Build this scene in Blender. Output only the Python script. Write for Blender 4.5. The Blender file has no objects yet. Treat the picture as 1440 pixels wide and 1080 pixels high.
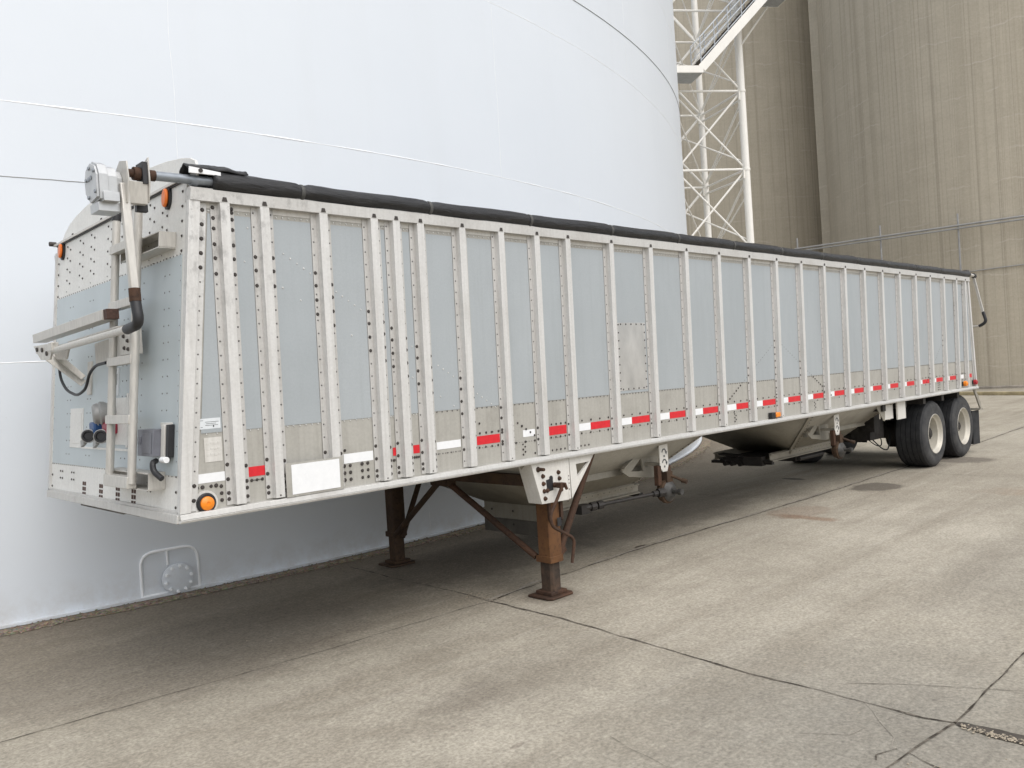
import bpy, bmesh, math, random
from mathutils import Vector, Matrix, noise as mnoise
random.seed(7)
PI = math.pi
C = bpy.context.scene.collection
V = Vector

# ------------------------------------------------------------------ materials
class NT:
    """tiny builder for procedural node materials"""
    def __init__(s, name):
        s.m = bpy.data.materials.new(name); s.m.use_nodes = True
        s.t = s.m.node_tree; s.b = s.t.nodes['Principled BSDF']; s.geo = None
    def n(s, typ, **kw):
        nd = s.t.nodes.new(typ)
        for k, v in kw.items():
            setattr(nd, k, v)
        return nd
    def link(s, a, b): s.t.links.new(a, b)
    def put(s, sock, v):
        if v is None: return
        if hasattr(v, 'is_output'): s.link(v, sock)
        elif isinstance(v, (tuple, list)) and len(v) == 3 and sock.type == 'RGBA': sock.default_value = (*v, 1)
        else: sock.default_value = v
    def obj(s): return s.n('ShaderNodeTexCoord').outputs['Object']
    def pos(s): return s.n('ShaderNodeNewGeometry').outputs['Position']
    def mapping(s, vec, scale=(1, 1, 1), loc=(0, 0, 0), rot=(0, 0, 0)):
        mp = s.n('ShaderNodeMapping'); s.link(vec, mp.inputs['Vector'])
        mp.inputs['Scale'].default_value = scale; mp.inputs['Location'].default_value = loc; mp.inputs['Rotation'].default_value = rot
        return mp.outputs['Vector']
    def noise(s, vec, scale, detail=4, rough=.55, dist=0):
        nd = s.n('ShaderNodeTexNoise'); s.link(vec, nd.inputs['Vector'])
        nd.inputs['Scale'].default_value = scale; nd.inputs['Detail'].default_value = detail
        nd.inputs['Roughness'].default_value = rough; nd.inputs['Distortion'].default_value = dist
        return nd.outputs['Fac']
    def voro(s, vec, scale, feature='F1', out='Distance'):
        nd = s.n('ShaderNodeTexVoronoi', feature=feature); s.link(vec, nd.inputs['Vector'])
        nd.inputs['Scale'].default_value = scale
        return nd.outputs[out]
    def ramp(s, fac, *stops):
        nd = s.n('ShaderNodeValToRGB'); s.link(fac, nd.inputs['Fac']); e = nd.color_ramp.elements
        while len(e) < len(stops): e.new(.5)
        for el, (p, c) in zip(e, stops):
            el.position = p; el.color = (c, c, c, 1) if not isinstance(c, (tuple, list)) else (*c, 1)
        return nd.outputs['Color']
    def mix(s, fac, a, b, mode='MIX'):
        nd = s.n('ShaderNodeMix', data_type='RGBA', blend_type=mode)
        s.put(nd.inputs[0], fac); s.put(nd.inputs[6], a); s.put(nd.inputs[7], b)
        return nd.outputs[2]
    def math(s, op, a, b=0.0, c=None, clamp=False):
        nd = s.n('ShaderNodeMath', operation=op, use_clamp=clamp)
        s.put(nd.inputs[0], a); s.put(nd.inputs[1], b)
        if c is not None: s.put(nd.inputs[2], c)
        return nd.outputs[0]
    def sep(s, vec):
        nd = s.n('ShaderNodeSeparateXYZ'); s.link(vec, nd.inputs[0]); return nd.outputs
    def bump(s, h, strength=.2, dist=.01, prev=None):
        nd = s.n('ShaderNodeBump'); s.link(h, nd.inputs['Height'])
        nd.inputs['Strength'].default_value = strength; nd.inputs['Distance'].default_value = dist
        if prev is not None: s.link(prev, nd.inputs['Normal'])
        return nd.outputs['Normal']
    def done(s, col=None, rough=None, metal=None, normal=None, spec=None):
        s.put(s.b.inputs['Base Color'], col); s.put(s.b.inputs['Roughness'], rough); s.put(s.b.inputs['Metallic'], metal)
        s.put(s.b.inputs['Specular IOR Level'], spec)
        if normal is not None: s.link(normal, s.b.inputs['Normal'])
        return s.m

def plain(name, col, rough=.5, metal=0.0, var=.12, scale=9, bump=.0, spec=.5, stretch=(1, 1, 1)):
    k = NT(name); o = k.mapping(k.obj(), stretch)
    f = k.noise(o, scale, 6, .6)
    c = k.mix(k.ramp(f, (.3, 0), (.7, 1)), tuple(x * (1 - var) for x in col), tuple(min(1, x * (1 + var)) for x in col))
    nrm = k.bump(k.noise(o, scale * 6, 4), bump, .004) if bump else None
    return k.done(c, rough, metal, nrm, spec)

def weathered_metal(name, col, dirt, rough=.5, metal=.25, streak=1.0, amount=.5, spec=.4, smudge=False):
    k = NT(name); o = k.obj()
    st = k.noise(k.mapping(o, (38, 38, 1.1)), 1, 5, .6)
    bl = k.noise(o, 3.2, 6, .62)
    fine = k.noise(o, 60, 3, .6)
    c = k.mix(k.math('MULTIPLY', k.ramp(st, (.42, 0), (.75, 1)), .55 * streak), col, dirt)
    c = k.mix(k.math('MULTIPLY', k.ramp(bl, (.48, 0), (.72, 1)), amount), c, dirt)
    c = k.mix(.22, c, k.ramp(fine, (.3, tuple(x * .7 for x in col)), (.7, tuple(min(1, x * 1.15) for x in col))))
    if smudge:      # black grease and rubber marks left by the tarp around the front corner
        x, y, z = k.sep(o)[:3]
        near = k.math('MULTIPLY', k.math('SUBTRACT', .95, x, None, True), k.math('SUBTRACT', z, .75, None, True))
        mk = k.ramp(k.noise(k.mapping(o, (9, 9, 5)), 1.6, 7, .7), (.52, 0), (.64, 1))
        c = k.mix(k.math('MULTIPLY', k.math('MULTIPLY', near, mk), .5, None, True), c, (.12, .115, .11))
    r = k.math('ADD', k.math('MULTIPLY', bl, .3), rough - .15)
    return k.done(c, r, metal, k.bump(k.noise(o, 14, 3), .06, .01), spec)

def rust_mat(name, a, b, d):
    k = NT(name); o = k.obj()
    f = k.noise(o, 5, 8, .65); g = k.noise(o, 30, 5, .65)
    c = k.mix(k.ramp(f, (.35, 0), (.62, 1)), a, b)
    c = k.mix(k.math('MULTIPLY', k.ramp(g, (.5, 0), (.72, 1)), .75), c, d)
    return k.done(c, .78, .1, k.bump(g, .35, .004), .3)

MAT = {}
MAT['alu'] = weathered_metal('weathered aluminium', (.64, .625, .59), (.44, .415, .37), .5, .12, .9, .35)
MAT['flange'] = weathered_metal('rib flange', (.555, .545, .525), (.37, .352, .32), .5, .2, 1.0, .4, .4, True)
MAT['rail'] = weathered_metal('rail aluminium', (.57, .562, .54), (.34, .32, .29), .48, .2, .6, .42, .4, True)
MAT['rib'] = weathered_metal('rib aluminium', (.66, .653, .635), (.41, .395, .365), .45, .2, 1.0, .32, .4, True)
MAT['bare'] = weathered_metal('bare lower sheet', (.425, .412, .375), (.27, .256, .225), .52, .15, .8, .65)
MAT['frontalu'] = weathered_metal('front sheet', (.76, .755, .725), (.56, .55, .52), .5, .1, .5, .35)
def panel_mat():
    k = NT('blue grey panel'); o = k.obj()
    bl = k.noise(k.mapping(o, (1, 1, .35)), 1.3, 5, .6); fine = k.noise(o, 90, 2)
    st = k.noise(k.mapping(o, (22, 22, .7)), 1, 5, .65)
    c = k.mix(k.ramp(bl, (.35, 0), (.7, 1)), (.342, .372, .388), (.388, .418, .434))
    c = k.mix(k.math('MULTIPLY', k.ramp(st, (.52, 0), (.78, 1)), .5), c, (.31, .335, .345))
    sc = k.noise(k.mapping(o, (3, 3, 60), rot=(0, .25, 0)), 1.2, 2)
    c = k.mix(k.math('MULTIPLY', k.ramp(sc, (.74, 0), (.79, 1)), .25), c, (.58, .62, .64))
    c = k.mix(.08, c, k.ramp(fine, (.3, .3), (.7, .62)))
    oi = k.n('ShaderNodeObjectInfo').outputs['Random']
    c = k.mix(k.math('MULTIPLY', oi, .30), c, (.315, .35, .37))
    b = k.bump(k.noise(k.mapping(o, (1, 1, .55)), 2.6, 2), .45, .03); b = k.bump(fine, .04, .002, b)
    return k.done(c, k.math('ADD', .27, k.math('MULTIPLY', bl, .22)), .05, b, .5)
MAT['panel'] = panel_mat()
MAT['fpanel'] = plain('front blue grey sheet', (.47, .525, .545), .42, 0, .06, 2, .03, stretch=(1, 1, .4))
MAT['bolt'] = plain('dark bolt', (.042, .035, .031), .6, 0, .3, 40)
MAT['hole'] = plain('rusty hole', (.075, .04, .03), .8, 0, .4, 60)
MAT['rivet'] = plain('small rivet', (.62, .62, .60), .4, .3, .1, 50)
MAT['rivetd'] = plain('dull rivet', (.16, .155, .15), .5, .3, .2, 50)
MAT['white'] = plain('white reflective', (.80, .81, .82), .35, 0, .03, 30)
MAT['red'] = plain('red reflective', (.62, .015, .025), .38, 0, .12, 25)
MAT['sticker'] = plain('sticker paper', (.66, .69, .71), .45, 0, .06, 40)
MAT['ink'] = plain('ink', (.06, .065, .07), .5)
MAT['amber'] = NT('amber lens').done((.85, .25, .015), .22, 0, None, .6)
MAT['orange'] = NT('orange lens').done((.70, .16, .02), .3, 0, None, .5)
MAT['redlens'] = NT('red lens').done((.35, .012, .02), .25, 0, None, .6)
MAT['black'] = plain('black plastic', (.018, .018, .02), .5, 0, .25, 20)
MAT['darksteel'] = plain('dark greasy steel', (.025, .022, .02), .6, .2, .5, 12, .2)
MAT['under'] = plain('underbody paint', (.10, .092, .08), .7, 0, .4, 4, .1)
MAT['rust'] = rust_mat('orange rust paint', (.165, .080, .034), (.125, .060, .028), (.07, .036, .022))
MAT['rustdark'] = rust_mat('dark rust', (.05, .03, .021), (.088, .046, .028), (.02, .014, .012))
MAT['rustbare'] = rust_mat('scuffed leg', (.12, .075, .05), (.05, .038, .03), (.025, .02, .018))
MAT['legdark'] = rust_mat('dark leg', (.045, .03, .022), (.075, .045, .026), (.02, .014, .011))
MAT['galv'] = plain('galvanised pipe', (.27, .295, .325), .42, .5, .22, 18, .05)
MAT['cast'] = plain('cast aluminium', (.50, .51, .515), .36, .55, .10, 15, .04)
MAT['tubeal'] = plain('dull aluminium tube', (.54, .52, .48), .42, .3, .12, 10, .03, stretch=(6, 6, 1))
MAT['hopper'] = weathered_metal('hopper paint', (.29, .271, .228), (.17, .151, .119), .6, .05, .7, .6)
MAT['whitepaint'] = weathered_metal('white bracket paint', (.66, .645, .605), (.38, .34, .29), .5, 0, .5, .35)
MAT['blue'] = plain('blue gladhand', (.02, .07, .2), .4, 0, .2)
MAT['redp'] = plain('red gladhand', (.3, .015, .04), .4, 0, .2)
MAT['greybox'] = plain('grey box', (.155, .16, .185), .4, .2, .25, 8)
MAT['gearface'] = plain('worn gear housing', (.055, .053, .05), .55, .3, .5, 20, .1)
MAT['dish'] = plain('shaded rim dish', (.26, .24, .20), .6, .1, .35, 9, .05)  # disc colour darkened for the shade deep inside the rim
MAT['strap'] = plain('grey webbing strap', (.075, .074, .07), .7, 0, .3, 30)
MAT['litwhite'] = plain('highlight white', (.86, .875, .89), .4, 0, .03, 8)  # whiter than the tank: light caught by weld beads and hatch frame, painted in
MAT['cream'] = weathered_metal('cream rim', (.54, .51, .44), (.33, .29, .235), .42, .15, .15, .35)
MAT['tower'] = weathered_metal('cream white paint', (.82, .80, .75), (.6, .56, .5), .5, 0, .4, .2)
MAT['rail2'] = plain('galvanised rail', (.40, .42, .44), .45, .4, .15, 8)
MAT['conduit'] = plain('grey conduit', (.33, .33, .325), .5, .35, .15, 3)
MAT['gap'] = plain('dark gap', (.075, .064, .052), .95, 0, .4, 20)

def rubber():
    k = NT('tyre rubber'); o = k.obj()
    f = k.noise(o, 7, 6, .65)
    c = k.mix(k.ramp(f, (.35, 0), (.75, 1)), (.016, .017, .019), (.045, .045, .046))
    return k.done(c, .72, 0, k.bump(k.noise(o, 90, 3), .2, .003), .35)
MAT['rubber'] = rubber()
def sidewall():
    k = NT('dusty sidewall'); o = k.obj()
    f = k.noise(o, 5, 7, .7)
    c = k.mix(k.ramp(f, (.35, 0), (.72, 1)), (.030, .031, .034), (.085, .083, .08))
    return k.done(c, .78, 0, k.bump(k.noise(o, 60, 3), .15, .003), .3)
MAT['sidewall'] = sidewall()
def vinyl():
    k = NT('black tarp vinyl'); o = k.obj()
    w = k.noise(k.mapping(o, (1.6, 9, 9), rot=(0, .25, .2)), 4.5, 6, .62, .8)
    c = k.mix(k.ramp(w, (.4, 0), (.72, 1)), (.012, .012, .013), (.028, .028, .030))
    return k.done(c, .40, 0, k.bump(w, .5, .02), .5)
MAT['tarp'] = vinyl()

def tank_mat():
    k = NT('white tank paint'); p = k.pos()
    big = k.noise(p, .35, 5, .6); st = k.noise(k.mapping(p, (2.2, 2.2, .12)), 1, 6, .62)
    z = k.sep(p)[2]
    c = k.mix(k.ramp(big, (.35, 0), (.7, 1)), (.665, .705, .752), (.69, .73, .775))
    c = k.mix(k.math('MULTIPLY', k.ramp(st, (.55, 0), (.85, 1)), .22), c, (.61, .637, .657))
    splash = k.math('MULTIPLY', k.math('SUBTRACT', 1.0, k.math('DIVIDE', z, .35), None, True), k.ramp(k.noise(p, 6, 6, .7), (.4, 0), (.75, 1)))
    c = k.mix(k.math('MULTIPLY', splash, .55), c, (.42, .37, .31))
    sp = k.ramp(k.voro(p, 2.3), (.0, 1), (.016, 0))
    c = k.mix(k.math('MULTIPLY', sp, .45), c, (.45, .40, .34))
    b = k.bump(k.noise(p, .9, 3), .12, .05); b = k.bump(k.noise(p, 25, 4), .05, .01, b)
    return k.done(c, .42, 0, b, .4)
MAT['tank'] = tank_mat()

def silo_mat():
    k = NT('old concrete silo'); o = k.obj()
    x, y, z = k.sep(o)[:3]
    big = k.noise(o, .16, 6, .6); med = k.noise(o, 1.1, 8, .65)
    st = k.noise(k.mapping(o, (1.5, 1.5, .014)), 1, 6, .62)
    st2 = k.noise(k.mapping(o, (4.5, 4.5, .03)), 1, 5, .65)
    c = k.mix(k.ramp(big, (.3, 0), (.7, 1)), (0.499, 0.449, 0.353), (0.566, 0.511, 0.409))
    c = k.mix(k.math('MULTIPLY', k.ramp(st, (.50, 0), (.68, 1)), .42), c, (0.348, 0.305, 0.233))
    c = k.mix(k.math('MULTIPLY', k.ramp(st2, (.54, 0), (.66, 1)), .5), c, (0.332, 0.288, 0.222))
    c = k.mix(k.math('MULTIPLY', k.ramp(st2, (.28, 1), (.42, 0)), .25), c, (0.521, 0.473, 0.396))
    c = k.mix(k.math('MULTIPLY', k.ramp(med, (.45, 0), (.75, 1)), .45), c, (0.390, 0.343, 0.270))
    # slip-form lifts: thin pale wavy rings about every metre
    zz = k.math('ADD', k.math('MULTIPLY', z, .82), k.math('MULTIPLY', k.noise(o, .7, 4, .6), .55))
    fr = k.math('FRACT', zz)
    ring = k.math('MULTIPLY', k.ramp(fr, (.0, 1), (.06, 0)), k.ramp(k.noise(o, 1.1, 5, .65), (.44, 0), (.58, 1)))
    c = k.mix(k.math('MULTIPLY', ring, .5), c, (0.690, 0.643, 0.561))
    st3 = k.noise(k.mapping(o, (2.6, 2.6, .008), (4, 2, 0)), 1, 3, .5)
    thin = k.ramp(k.math('ABSOLUTE', k.math('SUBTRACT', st3, .5)), (.0, 1), (.018, 0))
    c = k.mix(k.math('MULTIPLY', thin, .45), c, (0.264, 0.229, 0.182))
    zz2 = k.math('FRACT', k.math('ADD', k.math('MULTIPLY', z, 4.3), k.math('MULTIPLY', k.noise(o, 1.5, 3), .8)))
    c = k.mix(k.math('MULTIPLY', k.ramp(zz2, (.0, 0), (.5, 1), (1, 0)), .06), c, (0.293, 0.259, 0.207))
    c = k.mix(.16, c, k.ramp(k.noise(o, 14, 5, .7), (.3, (0.097, 0.080, 0.063)), (.7, (0.491, 0.439, 0.370))))
    b = k.bump(k.noise(o, 3, 6, .65), .25, .05); b = k.bump(zz2, .02, .03, b)
    return k.done(c, .88, 0, b, .25)
MAT['silo'] = silo_mat()

def ground_mat():
    k = NT('old concrete slabs'); p = k.pos()
    x, y, z = k.sep(p)[:3]
    big = k.noise(p, .22, 6, .6); med = k.noise(p, 1.3, 8, .65); fine = k.noise(p, 45, 5, .7); grit = k.noise(p, 160, 2, .6)
    sx = k.noise(k.mapping(p, (.16, 1.9, 1)), 1, 7, .65)
    sx2 = k.noise(k.mapping(p, (.5, 7, 1), rot=(0, 0, .05)), 1, 5, .65)
    c = k.mix(k.ramp(big, (.32, 0), (.68, 1)), (.325, .292, .232), (.470, .430, .352))
    c = k.mix(k.math('MULTIPLY', k.ramp(med, (.42, 0), (.72, 1)), .5), c, (.225, .197, .152))
    c = k.mix(k.math('MULTIPLY', k.ramp(sx, (.47, 0), (.68, 1)), .55), c, (.215, .183, .138))
    c = k.mix(k.math('MULTIPLY', k.ramp(sx2, (.55, 0), (.72, 1)), .40), c, (.45, .415, .355))
    # slab tone: each slab between the joints was poured apart
    def step(v, e): return k.math('GREATER_THAN', v, e)
    sA = k.math('MULTIPLY', k.math('SUBTRACT', 1, step(x, 2.1)), k.math('SUBTRACT', 1, step(y, .55)))
    c = k.mix(k.math('MULTIPLY', sA, .10), c, (.25, .232, .205))
    sB = k.math('MULTIPLY', step(x, 2.1), k.math('MULTIPLY', step(y, -3.1), k.math('SUBTRACT', 1, step(y, .5))))
    c = k.mix(k.math('MULTIPLY', sB, .16), c, (.40, .365, .31))
    # dark apron along the tank foot: washed-down soil plus shade painted into the slab colour
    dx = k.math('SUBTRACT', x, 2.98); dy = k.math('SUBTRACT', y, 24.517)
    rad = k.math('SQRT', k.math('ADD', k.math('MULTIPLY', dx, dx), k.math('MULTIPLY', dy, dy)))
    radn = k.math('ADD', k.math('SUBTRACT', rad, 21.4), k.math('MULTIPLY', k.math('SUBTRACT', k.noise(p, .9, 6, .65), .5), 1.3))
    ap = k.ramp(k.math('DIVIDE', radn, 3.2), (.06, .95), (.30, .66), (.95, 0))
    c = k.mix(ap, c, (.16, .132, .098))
    # blots: stains, plus contact shade painted under the landing feet and front tyre
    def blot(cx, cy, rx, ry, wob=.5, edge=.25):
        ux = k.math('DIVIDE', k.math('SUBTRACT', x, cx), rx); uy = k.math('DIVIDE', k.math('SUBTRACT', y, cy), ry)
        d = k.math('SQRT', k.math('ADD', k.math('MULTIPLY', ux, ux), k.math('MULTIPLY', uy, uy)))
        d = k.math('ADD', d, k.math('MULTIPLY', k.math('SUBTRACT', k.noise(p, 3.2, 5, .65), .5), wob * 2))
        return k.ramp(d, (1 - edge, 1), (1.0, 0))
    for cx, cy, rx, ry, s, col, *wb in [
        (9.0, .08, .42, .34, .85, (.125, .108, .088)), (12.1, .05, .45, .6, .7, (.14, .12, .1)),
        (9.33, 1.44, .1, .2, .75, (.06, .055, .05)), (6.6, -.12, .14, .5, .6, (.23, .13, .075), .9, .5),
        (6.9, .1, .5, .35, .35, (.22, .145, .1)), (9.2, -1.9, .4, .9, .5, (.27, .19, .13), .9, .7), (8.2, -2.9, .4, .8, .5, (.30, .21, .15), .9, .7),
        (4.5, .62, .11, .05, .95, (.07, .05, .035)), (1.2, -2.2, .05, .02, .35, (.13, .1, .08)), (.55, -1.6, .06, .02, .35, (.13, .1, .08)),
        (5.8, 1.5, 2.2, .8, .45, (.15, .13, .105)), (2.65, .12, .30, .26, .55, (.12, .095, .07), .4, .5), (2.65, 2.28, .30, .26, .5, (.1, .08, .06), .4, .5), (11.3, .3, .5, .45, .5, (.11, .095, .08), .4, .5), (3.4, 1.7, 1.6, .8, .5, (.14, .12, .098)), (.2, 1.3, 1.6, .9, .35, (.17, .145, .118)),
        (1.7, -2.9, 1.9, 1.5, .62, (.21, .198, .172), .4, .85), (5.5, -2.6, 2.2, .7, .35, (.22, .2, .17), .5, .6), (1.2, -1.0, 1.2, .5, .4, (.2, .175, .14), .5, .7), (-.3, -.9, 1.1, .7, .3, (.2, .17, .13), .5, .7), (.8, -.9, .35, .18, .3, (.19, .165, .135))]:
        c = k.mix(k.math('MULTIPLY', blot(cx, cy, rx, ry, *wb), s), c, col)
    mott = k.noise(p, 5.5, 7, .72)
    c = k.mix(k.math('MULTIPLY', k.ramp(mott, (.46, 0), (.70, 1)), .17), c, (.21, .18, .14))
    c = k.mix(k.math('MULTIPLY', k.ramp(mott, (.30, 1), (.46, 0)), .12), c, (.54, .495, .41))
    # pale and dark grit
    mid_ = k.noise(p, 15, 6, .72)
    c = k.mix(.6, c, k.ramp(mid_, (.30, .74), (.70, 1.24)), 'MULTIPLY')
    c = k.mix(.9, c, k.ramp(fine, (.28, .58), (.72, 1.40)), 'MULTIPLY')
    v = k.voro(p, 34)
    c = k.mix(k.math('MULTIPLY', k.ramp(v, (.0, 1), (.10, 0)), k.ramp(k.noise(p, 2.2, 4), (.45, 0), (.7, .75))), c, (.58, .55, .49))
    v2 = k.voro(k.mapping(p, loc=(3, 5, 1)), 17)
    c = k.mix(k.math('MULTIPLY', k.ramp(v2, (.0, 1), (.07, 0)), .55), c, (.08, .07, .06))
    b = k.bump(fine, .4, .008); b = k.bump(grit, .25, .003, b); b = k.bump(med, .12, .02, b)
    r = k.math('ADD', k.math('MULTIPLY', med, -.15), .92)
    return k.done(c, r, 0, b, .3)
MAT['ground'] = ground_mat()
def gravel_mat():
    k = NT('gravel and soil'); p = k.pos()
    f = k.noise(p, 28, 7, .7); v = k.voro(p, 55, out='Color')
    c = k.mix(k.ramp(f, (.35, 0), (.68, 1)), (.17, .135, .095), (.44, .375, .285))
    c = k.mix(.35, c, v, 'MULTIPLY')
    return k.done(c, .95, 0, k.bump(f, .8, .03), .2)
MAT['gravel'] = gravel_mat()
MAT['stone'] = plain('loose stone', (.34, .29, .22), .9, 0, .45, 30)
def joint_mat():
    k = NT('old joint'); p = k.pos()
    f = k.noise(p, 9, 6, .7)
    c = k.mix(k.ramp(f, (.42, 0), (.62, 1)), (.05, .042, .034), (.215, .19, .155))
    return k.done(c, .95, 0, None, .2)
MAT['joint'] = joint_mat()
MAT['sealant'] = plain('joint filler', (.32, .29, .245), .9, 0, .3, 30)
MAT['yellow'] = plain('faded yellow kerb', (.40, .335, .20), .8, 0, .35, 3, .1)
MAT['kerbgrey'] = plain('kerb concrete', (.30, .27, .23), .9, 0, .3, 4, .1)

# ------------------------------------------------------------------ mesh helpers
class M:
    def __init__(s): s.bm = bmesh.new(); s.i = 0
    def mat(s, i): s.i = i; return s
    def face(s, vs, smooth=False):
        try: f = s.bm.faces.new(vs)
        except ValueError: return None
        f.material_index = s.i; f.smooth = smooth; return f
    def hexa(s, p):   # 8 points: bottom ring 0-3, top ring 4-7
        v = [s.bm.verts.new(q) for q in p]
        for q in ((3, 2, 1, 0), (4, 5, 6, 7), (0, 1, 5, 4), (1, 2, 6, 5), (2, 3, 7, 6), (3, 0, 4, 7)): s.face([v[i] for i in q])
        return s
    def box(s, a, b):
        (x0, y0, z0), (x1, y1, z1) = [min(a[i], b[i]) for i in range(3)], [max(a[i], b[i]) for i in range(3)]
        return s.hexa([(x0, y0, z0), (x1, y0, z0), (x1, y1, z0), (x0, y1, z0), (x0, y0, z1), (x1, y0, z1), (x1, y1, z1), (x0, y1, z1)])
    def prism(s, poly, off):   # polygon of 3d points swept by vector off
        off = V(off); a = [s.bm.verts.new(V(q)) for q in poly]; b = [s.bm.verts.new(V(q) + off) for q in poly]; n = len(poly)
        s.face(a[::-1]); s.face(b)
        for i in range(n): s.face([a[i], a[(i + 1) % n], b[(i + 1) % n], b[i]])
        return s
    def bar(s, p, q, w, h, up=(0, 0, 1)):   # rectangular bar from p to q
        p, q = V(p), V(q); d = (q - p).normalized(); u = V(up)
        sd = d.cross(u)
        if sd.length < 1e-4: sd = d.cross(V((0, 1, 0)))
        sd.normalize(); u = sd.cross(d).normalized(); a, b = sd * w / 2, u * h / 2
        return s.hexa([p - a - b, p + a - b, q + a - b, q - a - b, p - a + b, p + a + b, q + a + b, q - a + b])
    def ringtube(s, pts, rs, seg=12, cap=True, fn=None):
        pts = [V(q) for q in pts]; n = len(pts)
        if not hasattr(rs, '__len__'): rs = [rs] * n
        rings = []; pu = None
        for i, q in enumerate(pts):
            d = ((pts[min(i + 1, n - 1)] - q).normalized() + (q - pts[max(i - 1, 0)]).normalized()).normalized()
            if pu is None:
                pu = d.cross(V((0, 0, 1)) if abs(d.z) < .9 else V((0, 1, 0))).normalized()
            u = (pu - d * pu.dot(d)).normalized(); pu = u; w = d.cross(u)
            ring = []
            for j in range(seg):
                a = 2 * PI * j / seg; r = rs[i] * (fn(i, a) if fn else 1)
                ring.append(s.bm.verts.new(q + (u * math.cos(a) + w * math.sin(a)) * r))
            rings.append(ring)
        for i in range(n - 1):
            for j in range(seg):
                s.face([rings[i][j], rings[i][(j + 1) % seg], rings[i + 1][(j + 1) % seg], rings[i + 1][j]], True)
        if cap: s.face(rings[0][::-1]); s.face(rings[-1])
        return s
    def cyl(s, p, q, r, seg=16, r2=None): return s.ringtube([p, q], [r, r if r2 is None else r2], seg)
    def tube(s, pts, r, seg=10, sub=0, rad=None):
        return s.ringtube(rounded(pts, rad) if rad else pts, r, seg)
    def dome(s, p, n, r, h=.5, seg=7):
        p, n = V(p), V(n).normalized(); u = n.cross(V((0, 0, 1)) if abs(n.z) < .9 else V((1, 0, 0))).normalized(); w = n.cross(u)
        a = [s.bm.verts.new(p + (u * math.cos(2 * PI * j / seg) + w * math.sin(2 * PI * j / seg)) * r) for j in range(seg)]
        b = [s.bm.verts.new(p + n * r * h + (u * math.cos(2 * PI * j / seg) + w * math.sin(2 * PI * j / seg)) * r * .62) for j in range(seg)]
        for j in range(seg): s.face([a[j], a[(j + 1) % seg], b[(j + 1) % seg], b[j]], True)
        s.face(b, True); return s
    def lathe(s, c, axis, prof, seg=40, close=False):  # prof: (along axis, radius)
        c, ax = V(c), V(axis).normalized(); u = ax.cross(V((0, 0, 1)) if abs(ax.z) < .9 else V((1, 0, 0))).normalized(); w = ax.cross(u)
        rings = []
        for t, r in prof:
            if r < 1e-5: rings.append([s.bm.verts.new(c + ax * t)])
            else: rings.append([s.bm.verts.new(c + ax * t + (u * math.cos(2 * PI * j / seg) + w * math.sin(2 * PI * j / seg)) * r) for j in range(seg)])
        for a, b in zip(rings, rings[1:]):
            for j in range(seg):
                k = (j + 1) % seg
                if len(a) == 1 and len(b) == 1: continue
                if len(a) == 1: s.face([a[0], b[k], b[j]], True)
                elif len(b) == 1: s.face([a[j], a[k], b[0]], True)
                else: s.face([a[j], a[k], b[k], b[j]], True)
        return s
    def build(s, name, mats, parent=None, loc=(0, 0, 0), bevel=0, sharp=35, recalc=True):
        if recalc: bmesh.ops.recalc_face_normals(s.bm, faces=s.bm.faces[:])
        me = bpy.data.meshes.new(name); s.bm.to_mesh(me); s.bm.free()
        for m in (mats if isinstance(mats, (list, tuple)) else [mats]): me.materials.append(MAT[m])
        o = bpy.data.objects.new(name, me); C.objects.link(o); o.location = loc
        if parent is not None: o.parent = parent
        if bevel:
            b = o.modifiers.new('bevel', 'BEVEL'); b.width = bevel; b.segments = 2; b.limit_method = 'ANGLE'; b.angle_limit = math.radians(40)
        try: me.set_sharp_from_angle(angle=math.radians(sharp))
        except Exception: pass
        return o

def rounded(pts, rad, n=6):
    pts = [V(p) for p in pts]; out = [pts[0]]
    for a, b, c in zip(pts, pts[1:], pts[2:]):
        r = min(rad, (a - b).length * .48, (c - b).length * .48)
        p, q = b + (a - b).normalized() * r, b + (c - b).normalized() * r
        for i in range(n + 1):
            t = i / n; out.append(p * (1 - t) ** 2 + b * 2 * t * (1 - t) + q * t * t)
    out.append(pts[-1]); return out
def tag(o, label=None, cat=None, group=None, kind=None):
    if label: o['label'] = label
    if cat: o['category'] = cat
    if group: o['group'] = group
    if kind: o['kind'] = kind
    return o
def thing(name, label, cat, loc=(0, 0, 0), group=None):
    o = bpy.data.objects.new(name, None); C.objects.link(o); o.location = loc; o.empty_display_size = .3
    return tag(o, label, cat, group)

# ------------------------------------------------------------------ GRAIN TRAILER
W, HD, FL, ZR, TP = 2.44, 1.766, .0311, 1.191, -.0038
RIBS = [-.0627, .1853, .5848, .968, 1.147, 1.3533, 1.7351, 2.1242, 2.5136, 2.8793, 3.4437, 4.0135, 4.5899, 5.1691, 5.7616, 6.3502, 6.9304, 7.5218, 8.103, 8.6839, 9.2629, 9.8606, 10.4643, 11.0333, 11.6281, 12.1969, 12.6117]
ZT, ZB = 1.815, -.05
def xf(z): return -.4135 + (z + .05) / 1.865 * .1653          # sloping nose
def xr(z): return 13.075 - (z + .05) / 1.865 * .25            # sloping tail
def ys(z): return -FL * z / HD
def sp(x, z, o=0): return V((x, ys(z) - o, z))
SN = V((0, -1, -FL / HD)).normalized()
trailer = thing('grain_trailer', 'long ribbed aluminium hopper-bottom grain trailer parked beside the white tank', 'trailer')
trailer.rotation_euler = (0, -TP, 0)
def part(m, name, mats, parent=None, **kw):
    if parent is None: return m.build(name, mats, trailer, loc=(0, 0, ZR), **kw)
    return m.build(name, mats, parent, **kw)
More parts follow.
